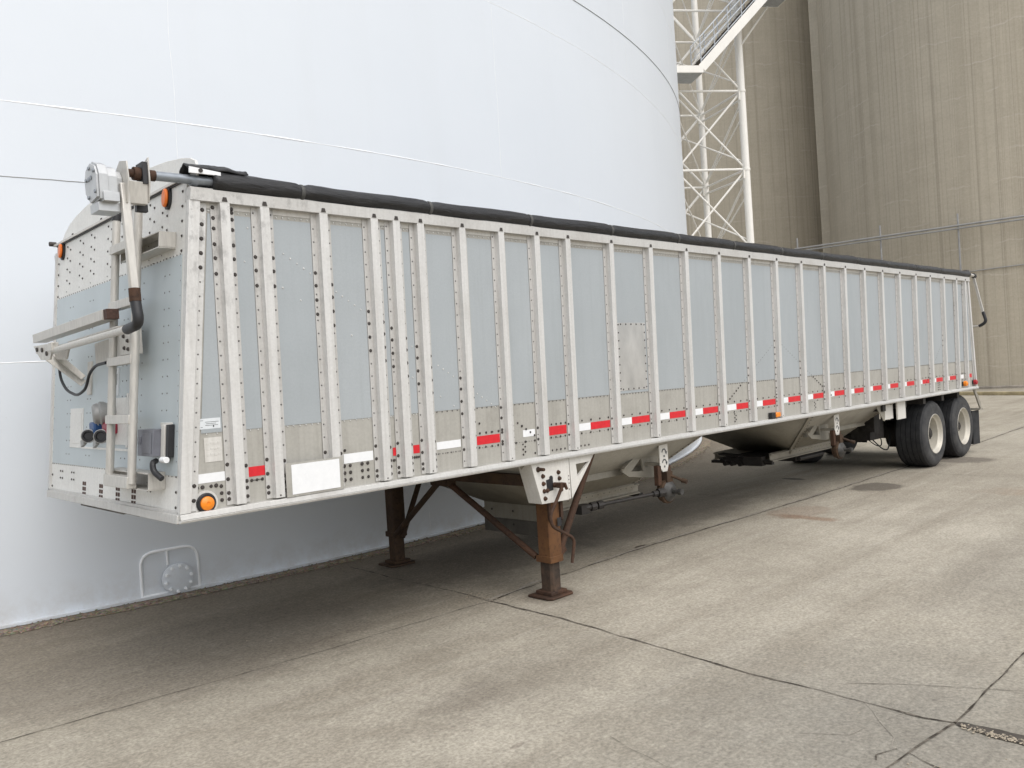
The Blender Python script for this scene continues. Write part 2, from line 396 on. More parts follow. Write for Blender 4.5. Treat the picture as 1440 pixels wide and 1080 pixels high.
def splate(m, x0, x1, z0, z1, o0, o1, sl=None, sr=None):
    """plate on the near side; x0/x1 numbers or functions of z"""
    fa = x0 if callable(x0) else (lambda z: x0); fb = x1 if callable(x1) else (lambda z: x1)
    return m.hexa([sp(fa(z0), z0, o0), sp(fb(z0), z0, o0), sp(fb(z0), z0, o1), sp(fa(z0), z0, o1),
                   sp(fa(z1), z1, o0), sp(fb(z1), z1, o0), sp(fb(z1), z1, o1), sp(fa(z1), z1, o1)])
def bolt(m, x, z, o=.002, r=.011): m.dome(sp(x, z, o), SN, r * random.uniform(.85, 1.1), .45)

# near wall sheet with bolt patterns
m = M()
splate(m, xf, xr, -.01, 1.80, -.03, 0)
m.mat(1)
def slopeline(x0, z0, x1, z1, step, zmax=1.7):
    L = math.hypot(x1 - x0, z1 - z0); n = int(L / step)
    for i in range(n + 1):
        t = i / n; yield x0 + (x1 - x0) * t, z0 + (z1 - z0) * t
def clear(x): return min(abs(x - r) for r in RIBS) > .085
# interior hopper floors show outside as sloping rivet lines
for (x, z) in slopeline(.09, 1.62, 2.42, .17, .052):
    if clear(x): m.mat(1 if z < .42 else 2); bolt(m, x, z, .0045, .0105 if z < .42 else .0065)
for (x, z) in slopeline(.06, 1.42, 2.2, .09, .135):
    if clear(x) and z > .12: m.mat(1 if z < .42 else 2); bolt(m, x, z, .0045, .0105 if z < .42 else .0065)
for a in [(6.33, .86, 5.15, .17), (6.38, .86, 7.65, .17), (12.6, 1.62, 10.85, .17)]:
    for (x, z) in slopeline(*a, .05):
        if clear(x): m.mat(1 if z < .42 else 3); bolt(m, x, z, .0045, .010 if z < .42 else .005)
m.mat(1)
tri = [(r - .055) for r in RIBS]
# rows of bolts round the tapes
bays = list(zip(RIBS, RIBS[1:]))
for i, (a, b) in enumerate(bays):
    x0, x1 = a + .09, b - .09
    if i in (2,): bolt(m, x0 + .0, .235, .003, .012); continue
    if x1 - x0 < .05: x0, x1 = a + .085, b - .085
    n = max(2, int((x1 - x0) / .075))
    zrow = .128
    if i < 5 or i in (7,):
        for k in range(n + 1): bolt(m, x0 + (x1 - x0) * k / n, zrow, .003, .011)
    elif i == 5:
        for k in range(6): m.mat(3); bolt(m, x0 + (x1 - x0) * k / 5, zrow, .003, .006)
        m.mat(1)
    else:
        for k in range(4):
            xx = x0 + (x1 - x0) * (k + .15) / 3.3
            if (k % 2 == 0) or i < 16: bolt(m, xx, zrow + .004, .003, .0095)
            bolt(m, xx + .01, .238, .003, .0095)
    for k in range(8): m.mat(3); bolt(m, x0 + (x1 - x0) * (k + .5) / 8, .128, .003, .004)
    m.mat(1)
# clusters
for gx in (.665, .80):
    for k in range(3):
        for j in range(2): bolt(m, gx + j * .045, .045 + .045 * k, .003, .013)
for gx in (2.30, 5.42, 7.22):
    for k in range(5): bolt(m, gx + (.012 if k % 2 else -.012), .03 + .02 * k, .003, .009)
for k in range(14): bolt(m, 2.42 + k * .05, .028, .003, .009) if clear(2.42 + k * .05) else None
for gx in (11.32, 11.72):
    for k in range(4):
        for j in range(2): bolt(m, gx + .07 * j, .03 + .035 * k, .003, .011)
for z in (.02, .06, .10): bolt(m, -.16, z + .02, .003, .012)
for x in (-.30, -.27, -.22, -.19): bolt(m, x, .128, .003, .012)
part(m, 'side_wall', ['bare', 'bolt', 'rivet', 'rivetd'])

# painted panels, one per bay
def panel(x0, x1):
    m = M(); splate(m, x0, x1, .432, 1.685, .0005, .0035)
    fa = x0 if callable(x0) else (lambda z: x0); fb = x1 if callable(x1) else (lambda z: x1)
    for z, o in ((.425, .001), (1.70, .001)):
        a, b = fa(z), fb(z); n = max(2, int((b - a) / .042))
        for k in range(n):
            m.mat(1 if z > 1 or a < 1.4 else 2); m.dome(sp(a + (b - a) * (k + .5) / n, z, o), SN, .0062, .6, 6)
    part(m, 'side_panel', ['panel', 'rivet', 'rivetd'])
panel(lambda z: xf(z) + .11, RIBS[0] - .073)
for a, b in bays: panel(a + .073, b - .073)
panel(RIBS[-1] + .06, lambda z: xr(z) - .07)
# upper header strip behind the panels' top edge
m = M(); splate(m, lambda z: xf(z) + .02, lambda z: xr(z) - .02, 1.713, 1.745, .001, .003); part(m, 'header_strip', 'alu')

# ribs (hat sections with their rivets)
def floorz(x):     # where the slope floor crosses this rib
    if x < 2.45: return 1.62 - (x - .09) * .622
    if 5.1 < x < 6.35: return .17 + (x - 5.15) * .585
    if 6.35 <= x < 7.7: return .86 - (x - 6.38) * .543
    if x > 10.8: return .17 + (x - 10.85) * .83
    return None
def rib(x, i):
    m = M(); z0, z1 = .006, 1.744
    prof = [(-.071, .0036), (-.071, .0075), (-.034, .0075), (-.029, .047), (.029, .047), (.034, .0075), (.071, .0075), (.071, .0036)]
    w = .85 if i in (25, 26) else 1
    a = [m.bm.verts.new(sp(x + u * w, z0, o)) for u, o in prof]; b = [m.bm.verts.new(sp(x + u * w, z1, o)) for u, o in prof]
    for k in range(8): m.mat(0 if k in (2, 3, 4) else 3); m.face([a[k], a[(k + 1) % 8], b[(k + 1) % 8], b[k]])
    m.mat(0); m.face(a[::-1]); m.face(b)
    fz = floorz(x)
    for sgn in (-1, 1):
        xx = x + sgn * .057 * w
        big = []
        if fz is not None:
            f = fz + (-.02 if sgn > 0 else .05)
            big = [f + .01, f - .07, f - .16, f - .25] if i < 8 else [f, f - .08, f - .16]
        if i == 0: big = [1.72, 1.66, 1.60, 1.51, 1.43, 1.34] + ([1.70] if sgn > 0 else [])
        if i == 1: big = [1.45, 1.37, 1.28]
        if i == 15 and sgn < 0: big = [.86 - .075 * k for k in range(10)]
        if i in (24, 25) and sgn > 0: big = [1.66, 1.60, 1.54, 1.48, 1.42]
        if i < 6: big += [.24, .155, .075, .04] if sgn < 0 else [.22, .13, .09, .04]
        else: big += [.225, .135]
        for z in big:
            if .02 < z < 1.735: m.mat(2); m.dome(sp(xx, z, .0075), SN, .0125 if i < 9 else .0105, .5)
        z = .05 + .02 * (i % 3)
        while z < 1.73:
            if all(abs(z - q) > .035 for q in big): m.mat(1); m.dome(sp(xx, z, .0075), SN, .0062, .6, 6)
            z += .082
    m.mat(2); m.dome(sp(x, .02, .047), SN, .006, .4) if i % 2 else None
    part(m, 'rib', ['rib', 'rivetd', 'bolt', 'flange'])
for i, x in enumerate(RIBS): rib(x, i)

# corner posts
m = M()
splate(m, lambda z: xf(z) - .012, lambda z: xf(z) + .052, -.002, 1.745, .0, .04)
splate(m, lambda z: xf(z) + .052, lambda z: xf(z) + .10, .0, 1.742, .0035, .0085)
z = .06
while z < 1.72:
    big = z > 1.30 or z < .2
    m.mat(2 if big else 1); m.dome(sp(xf(z) + .077, z, .0085), SN, .013 if big else .006, .5); z += .082
part(m, 'corner_post', ['rib', 'rivetd', 'bolt'], bevel=.004)
m = M(); splate(m, lambda z: xr(z) - .05, lambda z: xr(z) + .004, -.002, 1.745, .0, .035)
splate(m, lambda z: xr(z) - .075, lambda z: xr(z) - .05, 0, 1.742, .0035, .009)
part(m, 'corner_post', 'rib', bevel=.004)
# rails
m = M(); splate(m, lambda z: xf(z) - .008, lambda z: xr(z), 1.745, 1.813, -.03, .046)
splate(m, lambda z: xf(z) - .006, lambda z: xr(z), 1.813, 1.822, -.03, .03)
m.mat(1)
for x in RIBS: m.prism([sp(x - .016, 1.752, .0465), sp(x + .016, 1.752, .0465), sp(x + .010, 1.776, .0465), sp(x - .010, 1.776, .0465)], SN * .004)
part(m, 'top_rail', ['rail', 'bolt'])
m = M()
x0, x1 = xf(-.03) - .01, xr(-.03)
m.hexa([(x0 - .006, -.050, -.052), (x1, -.050, -.052), (x1, .04, -.052), (x0 - .006, .04, -.052), (x0, -.058, -.036), (x1, -.058, -.036), (x1, .04, -.036), (x0, .04, -.036)])
m.hexa([(x0, -.052, -.035), (x1, -.052, -.035), (x1, .04, -.035), (x0, .04, -.035), (x0, -.044, -.004), (x1, -.044, -.004), (x1, .04, -.004), (x0, .04, -.004)])
part(m, 'bottom_rail', 'rail', bevel=.003)

# reflective tapes
def tape(x0, x1, kind, z0=.152, z1=.213):
    m = M(); splate(m, x0, x1, z0, z1, .0008, .0022); part(m, 'reflective_tape', kind)
tape(-.315, -.135, 'white', .15, .203); tape(-.002, .122, 'red', .15, .208); tape(.664, .89, 'white', .15, .212)
tape(1.052, 1.078, 'red', .158, .213); tape(1.224, 1.278, 'red', .155, .212); tape(1.431, 1.655, 'white', .158, .212)
tape(1.812, 2.045, 'red', .152, .217); tape(2.295, 2.428, 'white', .165, .219); tape(2.590, 2.80, 'red', .150, .221)
WR = [(2.956, 3.106, 3.366), (3.522, 3.674, 3.938), (4.09, 4.253, 4.513), (4.667, 4.82, 5.093), (5.246, 5.447, 5.686), (5.843, 5.993, 6.273), (6.428, 6.568, 6.855), (7.008, 7.18, 7.446), (7.615, 7.75, 8.025)]
for k in range(18, 25): WR.append((RIBS[k] + .085, RIBS[k] + .22, RIBS[k] + .50))
for a, b, c in WR: tape(a, b - .001, 'white'); tape(b + .001, c, 'red')
tape(12.29, 12.50, 'white'); tape(12.70, 12.90, 'red')
# blank white placard on its bare plate
m = M(); splate(m, .225, .625, -.002, .205, .046, .049); pl = part(m, 'placard_plate', 'bare')
m = M(); splate(m, .262, .598, .012, .193, .0492, .0525); part(m, 'placard', 'white', pl)
# riveted repair plate
m = M(); splate(m, 3.523, 3.925, .455, 1.06, .0037, .0055)
m.mat(1)
for k in range(9):
    for x in (3.535, 3.912): m.dome(sp(x, .475 + k * .071, .0055), SN, .0075, .6, 6)
for k in range(5):
    for z in (.468, 1.047): m.dome(sp(3.57 + k * .075, z, .0055), SN, .0085, .5, 6)
def plate_mat():
    k = NT('bright repair plate'); o = k.obj()
    f = k.noise(k.mapping(o, (2, 2, 1)), 2.6, 5, .6)
    c = k.mix(k.ramp(f, (.35, 0), (.66, 1)), (.56, .555, .54), (.72, .71, .69))
    sp_ = k.ramp(k.voro(k.mapping(o, (1, 1, 1), (.12, 0, .3)), 4.2), (0, 1), (.07, 0))
    c = k.mix(k.math('MULTIPLY', sp_, .7), c, (.33, .2, .07))
    return k.done(c, .34, .75, k.bump(f, .10, .02), .5)
MAT['patch'] = plate_mat()
part(m, 'repair_plate', ['patch', 'bolt'])
# sticker and embossed plate in the first bay
m = M(); splate(m, -.268, -.145, .455, .515, .0037, .0045); m.mat(1)
for k, (a, b) in enumerate([(-.262, -.245), (-.235, -.155), (-.23, -.17), (-.235, -.16), (-.262, -.25)]):
    splate(m, a, b, .505 - .0095 * k - .0025, .505 - .0095 * k, .0046, .0049)
splate(m, -.19, -.183, .463, .475, .0046, .0049)
part(m, 'data_sticker', ['sticker', 'ink'])
m = M(); splate(m, -.247, -.143, .265, .405, .001, .003)
for k in range(3):
    for j in range(4): splate(m, -.235 + j * .022, -.217 + j * .022, .30 + .032 * k + .004 * (j % 2), .313 + .032 * k + .004 * (j % 2), .003, .0045)
part(m, 'stamped_plate', 'alu', bevel=.001)

# lights on the near side
def round_light(p, n, r, lens):
    m = M(); ax = V(n)
    m.lathe(p, ax, [(0, 0), (0, r * 1.25), (.006, r * 1.3), (.012, r * 1.15), (.02, r * 1.12), (.02, r * .9), (.012, 0)], 28)
    h = part(m, 'marker_light', 'black')
    m = M(); m.lathe(V(p), ax, [(.013, r * .92), (.028, r * .86), (.036, r * .55), (.038, r * .25), (.034, r * .2), (.034, 0)], 28)
    part(m, 'lens', lens, h); return h
h = round_light(sp(-.258, .037, .006), SN, .045, 'amber')
m = M(); m.lathe(sp(-.258, .037, .001), SN, [(0, .0), (.0, .072), (.006, .072), (.006, .0)], 28); part(m, 'light_bracket', 'alu')
m = M(); splate(m, 6.10, 6.185, .004, .068, .004, .05); h = part(m, 'marker_light', 'black', bevel=.006)
m = M(); splate(m, 6.187, 6.29, .008, .064, .006, .055); part(m, 'lens', 'amber', h, bevel=.012)
m = M(); splate(m, 12.40, 12.50, .03, .10, .004, .02); h = part(m, 'marker_light', 'black', bevel=.004)
m = M(); m.lathe(sp(12.46, .065, .02), SN, [(0, 0), (0, .045), (.04, .042), (.055, .02), (.055, 0)], 20); part(m, 'lens', 'amber', h)
m = M(); splate(m, 12.90, 13.0, .03, .10, .002, .02); h = part(m, 'marker_light', 'black', bevel=.004)
m = M(); m.lathe(sp(12.95, .065, .02), SN, [(0, 0), (0, .045), (.04, .042), (.055, .02), (.055, 0)], 20); part(m, 'lens', 'redlens', h)

# far side, floor pan, rear wall (plain: hidden behind the near side)
m = M(); m.hexa([(xf(0), W, 0), (xr(0), W, 0), (xr(0), W + .03, 0), (xf(0), W + .03, 0), (xf(1.8), W + FL, 1.8), (xr(1.8), W + FL, 1.8), (xr(1.8), W + FL + .03, 1.8), (xf(1.8), W + FL + .03, 1.8)])
part(m, 'far_wall', 'alu')
m = M(); m.box((xf(0), W - .03, -.05), (xr(0), W + .045, -.002)); part(m, 'bottom_rail', 'rail')
m = M(); m.box((xf(1.8), W + FL - .03, 1.745), (xr(1.8), W + FL + .06, 1.815)); part(m, 'top_rail', 'rail')
m = M(); m.hexa([(xr(-.05) - .03, .0, -.05), (xr(-.05), .0, -.05), (xr(-.05), W, -.05), (xr(-.05) - .03, W, -.05), (xr(1.8) - .03, .0, 1.8), (xr(1.8), .0, 1.8), (xr(1.8), W, 1.8), (xr(1.8) - .03, W, 1.8)])
part(m, 'rear_wall', 'alu')
m = M(); m.box((xf(0) + .03, .04, -.03), (2.42, W - .04, -.012)); m.box((4.85, .04, -.03), (7.15, W - .04, -.012)); m.box((9.62, .04, -.03), (13.0, W - .04, -.012))

part(m, 'floor_pan', 'under')

# ---------------- front wall
FN = V((-1, 0, .0886)).normalized()
def fp(y, z, off=0): return V((xf(z) - off, y, z))
def fplate(m, y0, y1, z0, z1, o0, o1):
    return m.hexa([fp(y1, z0, o0), fp(y0, z0, o0), fp(y0, z0, o1), fp(y1, z0, o1), fp(y1, z1, o0), fp(y0, z1, o0), fp(y0, z1, o1), fp(y1, z1, o1)])
def fdome(m, y, z, r=.006, o=.002): m.dome(fp(y, z, o), FN, r, .5, 6)
m = M(); fplate(m, 0, W, -.05, 1.82, -.03, 0)
m.hexa([fp(W + .02, 1.82, -.03), fp(.0, 1.82, -.03), fp(.0, 1.82, 0), fp(W + .02, 1.82, 0), fp(W + .03, 1.888, -.03), fp(-.01, 1.888, -.03), fp(-.01, 1.888, 0), fp(W + .03, 1.888, 0)])
m.mat(1)
# upper field: paired columns of dark bolts
for yc in (.30, .50, .75, 1.05, 1.25, 1.60, 1.85, 2.15):
    for dy in (-.035, .035):
        for k in range(5):
            m.mat(1 if k < 4 else 2); fdome(m, yc + dy, 1.80 - .085 * k + (.03 if dy > 0 else 0), .0085 if k < 4 else .005)
for z in [.03 + .085 * k for k in range(22)]:
    big = z > 1.45 or z < .2
    for y in (.045, W - .04): m.mat(1 if big else 2); fdome(m, y, z, .0095 if big else .006)
for yc in (2.20, 1.93, 1.66, 1.37, .47, .10):        # 2 x 2 bolt groups low down
    for a in (0, 1):
        for b in (0, 1): m.mat(1); fdome(m, yc - .05 * a, .10 + .05 * b, .0085) if yc in (2.20, 1.93, .47) else None
m.mat(3)
for yc in (1.68, 1.33, 1.01, .73):
    for a in (0, 1):
        for b in range(3): fplate(m, yc - .04 * a, yc - .04 * a - .026, .0 + .036 * b, .025 + .036 * b, 0, .003)
part(m, 'front_wall', ['frontalu', 'bolt', 'rivetd', 'hole'])
m = M(); fplate(m, .035, W - .03, .205, 1.452, .0005, .004); m.mat(1)
for k in range(48): fdome(m, .06 + k * .049, 1.458, .0055, .001); fdome(m, .06 + k * .049, .20, .0045, .001)
for y in (.20, .27, .60, .86, .93, 1.20, 1.55, 1.62, 2.0, 2.07):
    for k in range(12): fdome(m, y, .28 + k * .098, .0055, .004)
part(m, 'front_panel', ['fpanel', 'rivetd'])
m = M(); fplate(m, -.02, W + .03, -.055, -.005, .002, .02); fplate(m, -.02, W + .03, -.012, .012, .001, .012); part(m, 'front_sill', 'rail', bevel=.003)
m = M(); fplate(m, W - .005, W + .03, -.05, 1.82, .0, .012); part(m, 'corner_post', 'rib')
m = M(); m.mat(0)
fplate(m, -.02, W + .045, 1.876, 1.892, .0, .022)
m.mat(1)
fplate(m, .05, W, 1.866, 1.8755, .0005, .012)
part(m, 'front_flange', ['alu', 'black'])
# arched end cap
capz = [(-.045, 1.888), (-.043, 1.945), (-.02, 1.985), (.05, 2.015), (.17, 2.042), (.40, 2.075), (.70, 2.10), (1.0, 2.115), (1.3, 2.118), (1.6, 2.112), (1.9, 2.095), (2.12, 2.065), (2.28, 2.03), (2.40, 1.98), (2.47, 1.93), (2.485, 1.888)]
m = M(); m.prism([fp(y, z, -.035) for y, z in capz], V((.016, 0, 0)))
m.mat(1)
for y in (.09, .85, 1.55, 2.2): m.dome(fp(y, 1.93, -.035), FN, .013, .7)
m.cyl(fp(W + .06, 1.90, .0), fp(W + .06, 1.90, .05), .018, 10)
part(m, 'end_cap', ['frontalu', 'bolt'], bevel=.003)
# front clearance lights
for y in (.246, 2.291):
    m = M()
    ring = lambda o, k: [fp(y + .034 * k * math.cos(a), 1.815 + .055 * k * math.sin(a), o) for a in [2 * PI * j / 20 for j in range(20)]]
    m.prism(ring(.0, 1.25), V((-.016, 0, 0))); h = part(m, 'clearance_light', 'black')
    m = M(); m.prism(ring(.0165, 1.0), V((-.02, 0, 0))); part(m, 'lens', 'orange', h, bevel=.008)

# ladder
lad = bpy.data.objects.new('ladder', None); C.objects.link(lad); lad.parent = trailer; lad.location = (0, 0, ZR)
YA, YB = .385, .755
for y, zt in ((YA, 1.86), (YB, 1.76)):
    m = M(); m.cyl(fp(y, .16, .125), fp(y, zt, .125), .024, 14)
    if y == YB: m.mat(1); m.cyl(fp(y, zt, .125), fp(y, zt + .04, .125), .027, 14)
    part(m, 'ladder_rail', ['tubeal', 'black'], lad)
for k, z in enumerate((.17, .535, .885, 1.225, 1.575)):
    m = M(); h = .026 if k else .034
    m.hexa([fp(YB + .02, z - h, .10), fp(YA - .01, z - h, .10), fp(YA - .01, z - h, .155), fp(YB + .02, z - h, .155), fp(YB + .02, z + h, .10), fp(YA - .01, z + h, .10), fp(YA - .01, z + h, .155), fp(YB + .02, z + h, .155)])
    part(m, 'rung', 'tubeal', lad, bevel=.003)
for y0, y1, z0, z1 in ((.13, .74, 1.50, 1.595), (.20, .92, .125, .225)):
    m = M(); fplate(m, y0, y1, z0, z1, .001, .006); fplate(m, y0, y1, z0, z0 + .006, .006, .10); fplate(m, y0, y1, z1 - .006, z1, .006, .10)
    for y in (y0, y1): fplate(m, y - .003, y + .003, z0 + .007, z1 - .007, .007, .099)
    part(m, 'ladder_bracket', 'tubeal', lad)

# tarp: roll, straps, cover sheet, roll motor and swing arms
RY, RZ = -.045, 1.872
m = M(); pts, rs = [], []; n = 420
straps = [.45 + 1.005 * k for k in range(12)]
for i in range(n + 1):
    x = -.12 + (12.98) * i / n
    pinch = sum(math.exp(-((x - s) / .035) ** 2) for s in straps)
    wob = mnoise.noise(V((x * 3.1, 4.2, 0)))
    sag = .006 * math.sin(x * 6.28) if x > .45 else 0
    pts.append((x, RY + .006 * wob, RZ - .004 + .004 * mnoise.noise(V((x * 1.7, 0, 3))) - .006 * pinch + sag * .5))
    rs.append(.050 + .010 * math.exp(-((x + .02) / .3) ** 2) + .004 * wob - .008 * pinch)
def wr(i, a):
    x = -.12 + 12.98 * i / n
    k = 2.2 if x < 1.3 else 1.0
    return 1 + k * .055 * mnoise.noise(V((x * 5.5 + 2.6 * math.cos(a), 2 * math.sin(a), x * 2 + a * .5))) + .03 * mnoise.noise(V((x * 16, a * 1.3, 2.2)))
m.ringtube(pts, rs, 22, True, wr); roll = part(m, 'tarp_roll', 'tarp', sharp=180)
for s in straps:
    m = M(); m.ringtube([(s + d, RY, RZ - .007) for d in (-.013, -.006, .006, .013)], [.047, .0505, .0505, .047], 18)
    part(m, 'tarp_strap', 'strap', roll)
# loose folded end of the tarp over the bracket
m = M(); rows = []
for i in range(15):
    t = i / 14; x = -.27 + .36 * t; row = []
    for j in range(13):
        a = PI * (.86 - .95 * j / 12); r = .062 + .016 * mnoise.noise(V((x * 14, a * 2, 1))) + .012 * math.sin(t * PI)
        row.append(m.bm.verts.new((x, RY + .02 + r * math.cos(a), RZ + .026 + r * math.sin(a) * .85)))
    rows.append(row)
for a, b in zip(rows, rows[1:]):
    for j in range(12): m.face([a[j], a[j + 1], b[j + 1], b[j]], True)
o = part(m, 'tarp_flap', 'tarp', sharp=180); sm = o.modifiers.new('thick', 'SOLIDIFY'); sm.thickness = .006
m = M(); m.prism([(-.262, -.088, 1.893), (-.085, -.098, 1.893), (-.085, -.098, 1.912), (-.262, -.088, 1.928)], (0, .012, 0)); m.mat(1); m.cyl((-.2, -.09, 1.91), (-.2, -.098, 1.91), .012); part(m, 'tarp_clamp', ['white', 'bolt'])
m = M(); rows = []
for i in range(61):
    x = -.15 + 12.95 * i / 60; row = []
    for j in range(17):
        t = j / 16; y = -.02 + (W + .05) * t
        row.append(m.bm.verts.new((x, y, 1.885 + .19 * math.sin(PI * t) ** .8 - .01 * math.sin(x * 5.3) ** 2 * math.sin(PI * t))))
    rows.append(row)
for a, b in zip(rows, rows[1:]):
    for j in range(16): m.face([a[j], a[j + 1], b[j + 1], b[j]], True)
o = part(m, 'tarp_sheet', 'tarp', sharp=180); sm = o.modifiers.new('thick', 'SOLIDIFY'); sm.thickness = .004
AY, AZ = -.035, 1.862
m = M(); m.cyl((-.47, AY, AZ), (-.08, AY - .005, AZ + .006), .026, 18); m.mat(1); m.cyl((-.485, AY, AZ), (-.435, AY, AZ), .030, 18); m.mat(0); m.cyl((-.24, AY, AZ), (-.20, AY, AZ), .0285, 18)
m.mat(2); m.box((-.115, AY - .034, AZ - .02), (-.085, AY + .01, AZ + .028))
part(m, 'roll_tube', ['galv', 'rustdark', 'white'])
# motor
mo = M()
def yz(x, pts): return [(x, AY + a, AZ + b) for a, b in pts]
oc = V((0, .068, -.058))
octo = [(-.095, -.10), (.03, -.115), (.098, -.05), (.105, .03), (.075, .085), (.0, .112), (-.07, .085), (-.10, .03)]
def shp(k): return [(a * k + oc.y, b * k + oc.z) for a, b in octo]
mo.prism(yz(-.745, shp(.9)), (.012, 0, 0)); mo.prism(yz(-.733, shp(1.0)), (.045, 0, 0)); mo.prism(yz(-.688, shp(.86)), (.05, 0, 0)); mo.prism(yz(-.638, shp(.70)), (.03, 0, 0))
mo.box((-.735, AY + .0, AZ - .215), (-.62, AY + .13, AZ - .168)); mo.box((-.72, AY - .045, AZ - .17), (-.64, AY + .02, AZ - .12))
mo.mat(1)
for a, b in ((.06, .02), (.035, -.075), (-.07, -.06), (-.06, .05), (.01, .075)): mo.cyl((-.7455, AY + oc.y + a, AZ + oc.z + b), (-.753, AY + oc.y + a, AZ + oc.z + b), .010, 10)
for a, b in ((.025, .02), (-.01, .022)): mo.cyl((-.7455, AY + oc.y + a, AZ + oc.z + b), (-.749, AY + oc.y + a, AZ + oc.z + b), .013, 12)
part(mo, 'roll_motor', ['cast', 'galv'], bevel=.003, sharp=20)
# bracket plates with the rusty coupling
m = M()
m.prism(yz(-.607, [(-.07, .045), (.03, .065), (.085, .03), (.085, -.12), (.02, -.19), (-.045, -.17), (-.085, -.04)]), (.008, 0, 0))
m.prism(yz(-.487, [(-.05, .085), (.05, .055), (.06, -.03), (.03, -.15), (-.02, -.155), (-.055, -.05)]), (.008, 0, 0))
m.prism(yz(-.598, [(-.04, -.05), (.05, -.05), (.025, -.165), (-.02, -.165)]), (.11, 0, 0))
m.mat(1); m.cyl((-.598, AY, AZ), (-.488, AY, AZ), .022, 14); m.cyl((-.55, AY, AZ), (-.515, AY, AZ), .036, 14); m.cyl((-.478, AY, AZ), (-.466, AY, AZ), .034, 14)
m.mat(2); m.box((-.515, AY - .045, AZ - .06), (-.489, AY + .05, AZ + .06)); m.box((-.52, AY + .055, AZ - .19), (-.46, AY + .09, AZ - .09))
part(m, 'motor_bracket', ['tubeal', 'rustdark', 'black'], bevel=.002)
# front swing arm
AX = -.60
m = M(); m.bar((AX - .005, -.045, 1.80), (AX, -.083, 1.215), .036, .046, (1, 0, 0)); m.tube([(AX, 0.045, 1.031), (AX, 1.45, 1.004)], .021, 12)
arm = part(m, 'swing_arm', 'tubeal', bevel=.006)
m = M(); m.cyl((AX, -.084, 1.235), (AX, -.09, 1.165), .030, 16); part(m, 'arm_sleeve', 'rustdark', arm)
m = M(); m.tube([(AX, -.09, 1.165), (AX, -.125, 1.045), (AX, .06, 1.030)], .028, 14, rad=.12); part(m, 'rubber_elbow', 'black', arm)
# pivot bracket and shelf on the nose
m = M()
m.bar((-.50, .62, 1.165), (-.52, 2.05, 1.128), .085, .060)
m.mat(1); m.box((-.535, .560, 1.135), (-.465, .619, 1.195))
m.mat(0)
m.bar((-.44, .55, 1.085), (-.47, 1.40, 1.055), .10, .012)
m.prism([(-.36, .70, .93), (-.36, 1.35, .905), (-.36, 1.35, 1.04), (-.36, .70, 1.07)], (-.008, 0, 0))
m.prism([(-.37, .48, .92), (-.37, .66, .92), (-.37, .66, 1.10), (-.37, .48, 1.10)], (-.07, 0, 0))
m.prism([(-.62, 1.35, 1.05), (-.62, 1.82, 1.06), (-.62, 1.66, .955), (-.62, 1.45, .945)], (.012, 0, 0))
m.prism([(-.52, 1.35, 1.05), (-.52, 1.82, 1.06), (-.52, 1.66, .955), (-.52, 1.45, .945)], (.012, 0, 0))
m.bar((-.60, 1.78, 1.03), (-.37, 1.62, .78), .05, .008, (0, 1, 0)); m.bar((-.52, 1.70, 1.0), (-.375, 1.60, .82), .04, .008, (0, 1, 0))
m.prism([fp(1.60, .70, .004), fp(1.52, .70, .004), fp(1.52, .93, .004), fp(1.60, .93, .004)], (-.012, 0, 0))
m.box((-.63, 1.36, 1.0), (-.585, 1.43, 1.055))
m.mat(2)
for y, z in ((.58, .96), (.58, 1.03), (.78, .95), (.78, 1.02), (.52, 1.0), (.52, .95)): m.dome((-.44, y, z), (-1, 0, 0), .014, .8)
for y, z in ((1.72, 1.03), (1.60, 1.02), (1.5, .99)): m.cyl((-.621, y, z), (-.629, y, z), .016, 12)
part(m, 'arm_pivot_bracket', ['tubeal', 'hole', 'bolt'], bevel=.002)
m = M(); m.tube([(-0.47, 1.783, 1.0), (-0.485, 1.75, 0.839), (-0.493, 1.593, 0.74), (-0.497, 1.34, 0.694), (-0.493, 1.168, 0.74), (-0.485, 1.119, 0.83), (-0.481, 0.998, 0.879), (-0.48, 0.799, 0.886)], .0095, 10, rad=.12); part(m, 'cable', 'black')

# service fittings on the nose
m = M(); fplate(m, 1.69, 1.98, .33, .61, .004, .009); fplate(m, 1.72, 1.95, .36, .58, .009, .012); part(m, 'blank_cover', 'white' if False else 'frontalu', bevel=.002)
m = M(); fplate(m, .80, 1.13, .365, .665, .0042, .008); fplate(m, .80, .825, .35, .69, .008, .014); fplate(m, .74, 1.70, .327, .341, .0042, .010); part(m, 'service_plate', 'frontalu')
m = M(); fplate(m, .99, 1.08, .68, .86, .004, .011); m.mat(1); fplate(m, 1.01, 1.06, .75, .82, .011, .0125); part(m, 'small_placard', ['sticker', 'conduit'])
sc_ = fp(1.08, .575, .01)
m = M(); ax = V((-1, .28, -.05)).normalized()
m.lathe(sc_, ax, [(-.02, 0), (-.02, .06), (.03, .064), (.05, .075), (.075, .078), (.08, .066), (.11, .064), (.12, .05), (.12, 0)], 20)
m.box(sc_ + V((-.06, -.05, -.10)), sc_ + V((-.005, .04, -.02)))
for a in range(6): m.dome(sc_ + ax * .08 + V((0, .07 * math.cos(a), .07 * math.sin(a))), ax, .012, .8)
part(m, 'electrical_socket', 'conduit', bevel=.004)
